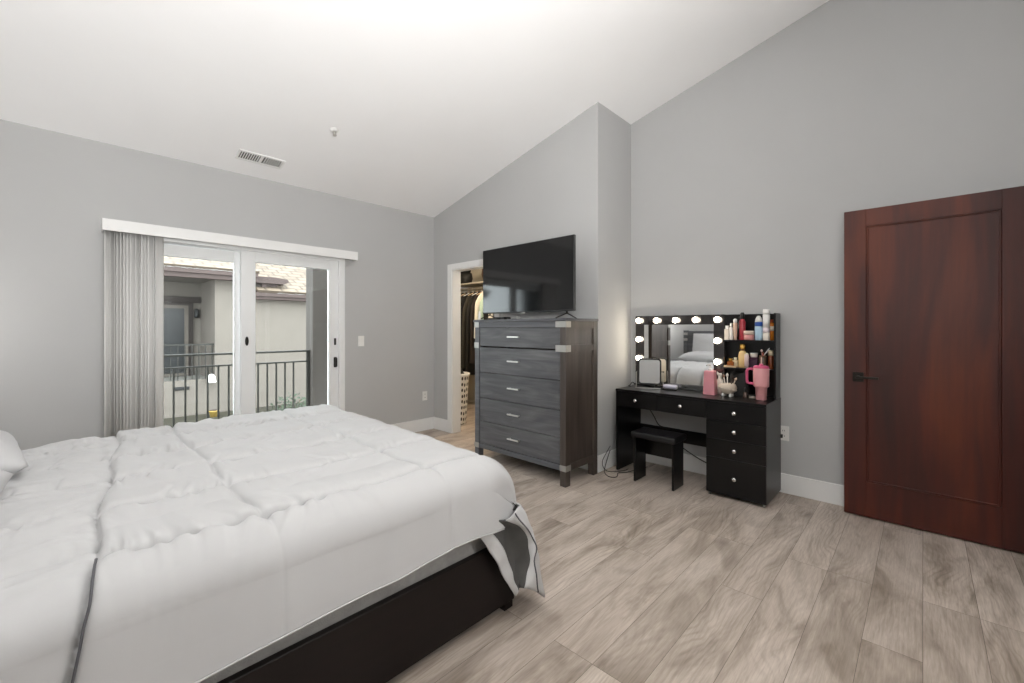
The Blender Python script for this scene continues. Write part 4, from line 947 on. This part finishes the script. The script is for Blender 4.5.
# ------------------------------------------------------------------ inside the closet
sf = thing('closet_shelf', (4.85, 5.15, 2.04), 'white closet shelf with a hanging rod, seen through the doorway', 'shelf')
MB().box(4.66, 5.05, 4.35, 5.99, 2.035, 2.055, bev=0.002).build('shelf_board', M['closetwall'], sf)
MB().tube([(4.74, 4.36, 1.96), (4.74, 5.99, 1.96)], 0.014, 10).build('rod', M['chrome'], sf)
for y in (4.42, 5.90): MB().prism([(5.05, 2.034), (4.72, 2.034), (4.74, 1.98), (5.05, 1.75)], 'Y', y, y+0.02).build('shelf_bracket', M['trim'], sf)
gcol = ['#1c1b1a', '#2e2c26', '#151414', '#35322a', '#22211e', '#2b2320', '#e2ded4', '#b9d1c2', '#1c1b1c', '#e9e5dc', '#2b2a30', '#57493c']
gnm = ['black', 'olive grey', 'jet black', 'khaki', 'dark olive', 'dark brown', 'white', 'mint green', 'plain black', 'cream', 'navy black', 'brown']
order = ['farthest left on the rod', 'second along the rod', 'third along the rod', 'fourth along the rod', 'fifth along the rod', 'between olive and white ones', 'beside a mint one', 'between two white ones', 'after the mint one', 'nearest the dresser', 'hidden by the television', 'at the near end of the rod']
for i in range(12):
    y = 5.74 - i*0.105; t = thing('hanging_garment', (4.74, y, 1.96), '%s garment on a hanger in the closet, %s' % (gnm[i], order[i]), 'garment', 'clothes on the closet rod')
    q = MB(); q.tube(smoothpts([(4.74, y, 1.915), (4.74, y, 1.945), (4.725, y, 1.96), (4.735, y, 1.977), (4.755, y, 1.970)], 4), 0.0025, 6); q.tube([(4.54, y, 1.83), (4.74, y, 1.915), (4.94, y, 1.83)], 0.006, 6)
    prop(q.build('hanger', white if i % 2 else cm('#cbb393', 0.5), t))
    ln = [1.30, 1.15, 1.32, 1.2, 1.28, 1.1, 0.7, 0.72, 0.8, 0.75, 0.9, 0.8][i]; rs = []
    for k, s in enumerate(np.linspace(0, 1, 12)):
        w_ = 0.07+0.155*min(1, s*5)**0.7+0.03*s; z = 1.905-0.06*min(1, s*6)-ln*s; ring = []
        for a in np.linspace(0, 2*math.pi, 29):
            wob = 1+0.22*math.sin(a*5+i*2+s*2)*s
            ring.append((4.74+w_*math.cos(a), y+(0.020+0.018*s)*math.sin(a)*wob, z+0.012*math.sin(a*3+i)*s))
        rs.append(ring)
    q = MB().grid(np.array(rs)); bmesh.ops.remove_doubles(q.bm, verts=q.bm.verts[:], dist=0.0005); q.build('cloth', cm(gcol[i], 0.92), t)
q = MB(); q.lathe([(0.0, 0.0), (0.105, 0.0), (0.135, 0.10), (0.12, 0.19), (0.0, 0.20)], (4.80, 5.70, 2.056), 20, cap=False); q.lathe([(0.0, 0.19), (0.09, 0.195), (0.115, 0.28), (0.06, 0.34), (0.0, 0.345)], (4.80, 5.70, 2.056), 20, cap=False)
solo(q, 'knit_hat', M['blackmatte'], (4.80, 5.70, 2.056), 'black hats piled at the left end of the closet shelf', 'hat')
bk = thing('wicker_basket', (4.83, 5.06, 2.056), 'brown basket on the closet shelf just left of the television', 'basket')
M['wicker'] = mat('brown_wicker', '#5d4233', 0.85, var=0.4, scale=60)
MB().lathe([(0.0, 0), (0.14, 0), (0.17, 0.12), (0.16, 0.23), (0.15, 0.235)], (4.83, 5.06, 2.056), 24, cap=False).build('body', M['wicker'], bk)
MB().lathe([(0.0, 0.275), (0.10, 0.268), (0.155, 0.245), (0.165, 0.236)], (4.83, 5.06, 2.056), 24, cap=False).build('lid', M['wicker'], bk)
hp_ = thing('laundry_hamper', (3.70, 4.62, 0), 'white plastic laundry hamper with round holes just inside the closet doorway', 'hamper')
q = MB(); q.lathe([(0.158, 0.004), (0.165, 0.02), (0.20, 0.655)], (3.70, 4.62, 0), 40, cap=False); hb_ = q.build('body', M['hamper'], hp_)
uv = hb_.data.uv_layers.new(name='UVMap')
for lo in hb_.data.loops:
    co_ = hb_.data.vertices[lo.vertex_index].co; uv.data[lo.index].uv = ((math.atan2(co_.y, co_.x)/(2*math.pi)+0.5) % 1.0, co_.z)
MB().lathe([(0.0, 0.0), (0.16, 0.0), (0.16, 0.006), (0.0, 0.006)], (3.70, 4.62, 0), 32, cap=False).build('bottom', white, hp_)
MB().lathe([(0.198, 0.655), (0.212, 0.660), (0.212, 0.69), (0.196, 0.695), (0.192, 0.66)], (3.70, 4.62, 0), 40, cap=False).build('rim', white, hp_)
q = MB(); u = np.linspace(0, 2*math.pi, 33); rs = []
for s in np.linspace(0, 1, 9): rs.append([(3.70+(0.185*(1-s)+0.002)*math.cos(a), 4.62+(0.185*(1-s)+0.002)*math.sin(a), 0.62+0.17*math.sin(s*1.5)*(1+0.25*math.sin(3*a+s*5))) for a in u])
q.grid(np.array(rs)); bmesh.ops.remove_doubles(q.bm, verts=q.bm.verts[:], dist=0.003)
solo(q, 'laundry_pile', M['blackmatte'], (3.70, 4.62, 0.62), 'crumpled black laundry heaped in the white hamper', 'laundry')
bg_ = thing('tote_bag', (4.45, 4.70, 0), 'dark tote bag on the closet floor behind the dresser\'s left edge', 'bag')
q = MB(); q.hexa([(4.30, 4.56, 0), (4.60, 4.56, 0), (4.60, 4.86, 0), (4.30, 4.86, 0)], [(4.28, 4.60, 0.40), (4.62, 4.60, 0.40), (4.62, 4.82, 0.40), (4.28, 4.82, 0.40)]); q.build('body', M['blackmatte'], bg_)
for y in (4.62, 4.80): MB().tube(smoothpts([(4.36, y, 0.39), (4.38, y, 0.55), (4.45, y, 0.60), (4.52, y, 0.55), (4.54, y, 0.39)], 6), 0.009).build('strap', M['blackmatte'], bg_)

# ------------------------------------------------------------------ balcony and the house across
struct(MB().box(-1.2, 2.40, 4.75, 6.33, -0.30, -0.10), 'floor_balcony', M['concrete'])
w = MB(); w.box(2.40, XC, 6.09, 6.33, -1.0, 3.4); struct(w, 'wall_balcony', M['stuccogrey'])
rl = thing('balcony_railing', (0.6, 6.20, -0.10), 'dark iron balcony railing just outside the glass door', 'railing')
q = MB(); q.box(-1.2, 2.398, 6.178, 6.222, 0.975, 1.0, bev=0.003); q.build('top_rail', M['iron'], rl)
MB().box(-1.2, 2.398, 6.188, 6.212, 0.835, 0.855).build('mid_rail', M['iron'], rl)
MB().box(-1.2, 2.398, 6.188, 6.212, 0.045, 0.070).build('bottom_rail', M['iron'], rl)
x = 2.185
while x > -1.2:
    MB().box(x-0.009, x+0.009, 6.191, 6.209, 0.0705, 0.8345).build('baluster', M['iron'], rl); x -= 0.108
for x in (2.375, 0.58): MB().box(x-0.018, x+0.018, 6.182, 6.218, -0.10, 0.974).build('post', M['iron'], rl)
struct(MB().box(-12, 20, 6.4, 40, -1.2, -0.92), 'ground', M['lawn'])
nb = thing('house', (3.5, 13.5, -0.92), 'cream stucco house with tiled roof across the yard, seen through the glass door', 'house')
MB().box(2.80, 3.60, 13.5, 15.3, -0.92, 2.60).build('corner_wall', M['stucco'], nb)
MB().box(3.60, 12.0, 13.5, 15.3, -0.92, 2.16).build('front_wall', M['stucco'], nb)
MB().box(-6.0, 2.80, 13.5, 13.7, -0.92, -0.02).build('balcony_wall', M['stucco'], nb)
MB().box(-6.0, 2.80, 13.7, 15.2, -0.15, -0.05).build('balcony_floor', M['concrete'], nb)
MB().box(-6.0, 2.80, 15.2, 15.4, -0.92, 2.60).build('recess_wall', M['recess'], nb)
MB().box(-6.0, 3.60, 13.3, 15.4, 2.601, 2.66).build('soffit', M['recess'], nb)
q = MB(); q.box(-6.2, 3.70, 13.12, 13.30, 2.56, 2.77, bev=0.01); q.box(-6.2, 3.70, 13.06, 13.12, 2.68, 2.79); q.build('fascia', M['fascia'], nb)
q = MB(); q.box(3.55, 12.0, 13.22, 13.42, 2.10, 2.27, bev=0.01); q.box(3.55, 12.0, 13.16, 13.22, 2.19, 2.29); q.build('fascia', M['fascia'], nb)
def roof(x0, x1, y0, z0, y1, z1):
    t_ = bpy.data.objects  # slope laid out flat, then tilted, so that the tile courses follow it
    L = math.hypot(y1-y0, z1-z0); mb = MB().box(0, x1-x0, 0, L, 0, 0.06); o = mb.build('roof', M['roof']); o.parent = nb
    o.location = Vector((x0, y0, z0)) - ORG[nb.name]; o.rotation_euler = (math.atan2(z1-z0, y1-y0), 0, 0); return o
roof(-6.3, 3.72, 13.05, 2.79, 18.5, 4.6); roof(3.721, 12.0, 13.15, 2.29, 18.5, 4.6)
# roof vent, glazed door, rail, fittings of the house
q = MB(); q.box(3.62, 4.30, 13.45, 14.3, 2.28, 2.56); dm = q.build('roof_dormer', M['fascia'], nb)
q = MB(); q.prism([(3.50, 2.561), (4.42, 2.561), (4.55, 2.62), (4.52, 2.70), (4.2, 2.74), (3.50, 2.74)], 'Y', 13.25, 14.5); q.build('dormer_roof', M['fascia'], dm)
MB().box(3.50, 3.86, 13.42, 13.449, 2.36, 2.54).build('louver', M['stuccogrey'], dm)
MB().box(3.88, 4.00, 13.38, 13.449, 2.28, 2.56).build('corbel', M['fascia'], dm)
q = MB(); q.box(1.0, 2.62, 15.14, 15.199, -0.05, 2.03); q.build('door_trim', M['darktrim'], nb); MB().box(0.8, 2.82, 15.08, 15.139, 2.032, 2.20).build('lintel', M['darktrim'], nb)
q = MB(); q.box(1.1, 2.50, 15.10, 15.139, -0.04, 1.95); gd = q.build('glass_door', M['stucco'], nb); MB().box(1.2, 2.40, 15.085, 15.099, 0.05, 1.86).build('pane', M['darkpane'], gd)
q = MB(); q.box(-6.0, 2.80, 13.58, 13.62, 0.86, 0.90); q.box(-6.0, 2.80, 13.59, 13.61, 0.62, 0.65)
for k in range(60):
    x = 2.76-k*0.145; q.box(x-0.01, x+0.01, 13.59, 13.61, -0.02, 0.86)
q.build('terrace_rail', M['iron'], nb)
MB().box(1.93, 2.25, 13.46, 13.499, -0.25, -0.17, bev=0.008).build('wall_vent', M['blackmatte'], nb)
q = MB(); q.lathe([(0.05, 0), (0.07, 0.05), (0.06, 0.22), (0.03, 0.27)], (2.70, 15.12, 1.60), 12); q.build('wall_lantern', M['blackmatte'], nb)
ln = thing('white_lantern', (2.70, 13.40, -0.10), 'white bell shaped lantern hanging on the wall of the house across', 'lantern')
MB().lathe([(0.105, 0), (0.10, 0.02), (0.085, 0.14), (0.05, 0.20), (0.0, 0.215)], (2.70, 13.38, -0.10), 18, cap=False).build('shade', white, ln)
q = MB(); q.tube(smoothpts([(2.70, 13.38, 0.11), (2.70, 13.38, 0.18), (2.70, 13.44, 0.20), (2.70, 13.50, 0.19)], 4), 0.008); q.build('hook', M['iron'], ln)
bottle('flower_pot', (2.66, 12.9, -0.92), [(0.08, 0), (0.11, 0.13), (0.12, 0.135), (0.12, 0.16)], cm('#a08646', 0.6), 'yellow pot on the ground below the white lantern', 'pot', [('soil', [(0.11, 0.161), (0.11, 0.164)], cm('#3a2c20', 0.9))])
# shrubs growing outside at the right end of the railing
def shrub(c, r, hgt, n, label, seed):
    rs_ = random.Random(seed); t = thing('leafy_shrub', c, label, 'shrub', 'shrubs outside the balcony')
    q = MB()
    for k in range(9):
        a = rs_.uniform(0, 6.28); e = rs_.uniform(0.3, 1); q.tube(smoothpts([(c[0], c[1], c[2]), (c[0]+0.3*r*math.cos(a), c[1]+0.3*r*math.sin(a), c[2]+0.5*hgt), (c[0]+e*r*math.cos(a), c[1]+e*r*math.sin(a), c[2]+hgt*rs_.uniform(0.6, 0.95))], 3), 0.008, 5)
    q.build('stem', M['stem'], t); q = MB()
    for k in range(n):
        a = rs_.uniform(0, 6.28); rr = r*math.sqrt(rs_.random()); z = hgt*rs_.uniform(0.15, 1)*(1-0.35*(rr/r)**2)
        p = Vector((c[0]+rr*math.cos(a), c[1]+rr*math.sin(a), c[2]+z)); d1 = Vector((rs_.uniform(-1, 1), rs_.uniform(-1, 1), rs_.uniform(-0.3, 1))).normalized(); d2 = d1.orthogonal().normalized(); L = rs_.uniform(0.05, 0.10)
        q._geom([p, p+d1*L*0.5+d2*L*0.28, p+d1*L, p+d1*L*0.5-d2*L*0.28], [(0, 1, 2, 3)])
    q.build('foliage', M['leaf'], t, normals=False); return t
shrub((2.62, 7.55, -0.92), 0.42, 1.15, 900, 'taller green shrub outside, at the right end of the railing', 1)
shrub((1.95, 7.60, -0.92), 0.45, 0.82, 800, 'low green shrub outside, left of the taller one', 2)
shrub((3.05, 8.2, -0.92), 0.45, 0.95, 600, 'green shrub outside, half hidden by the balcony wall', 3)
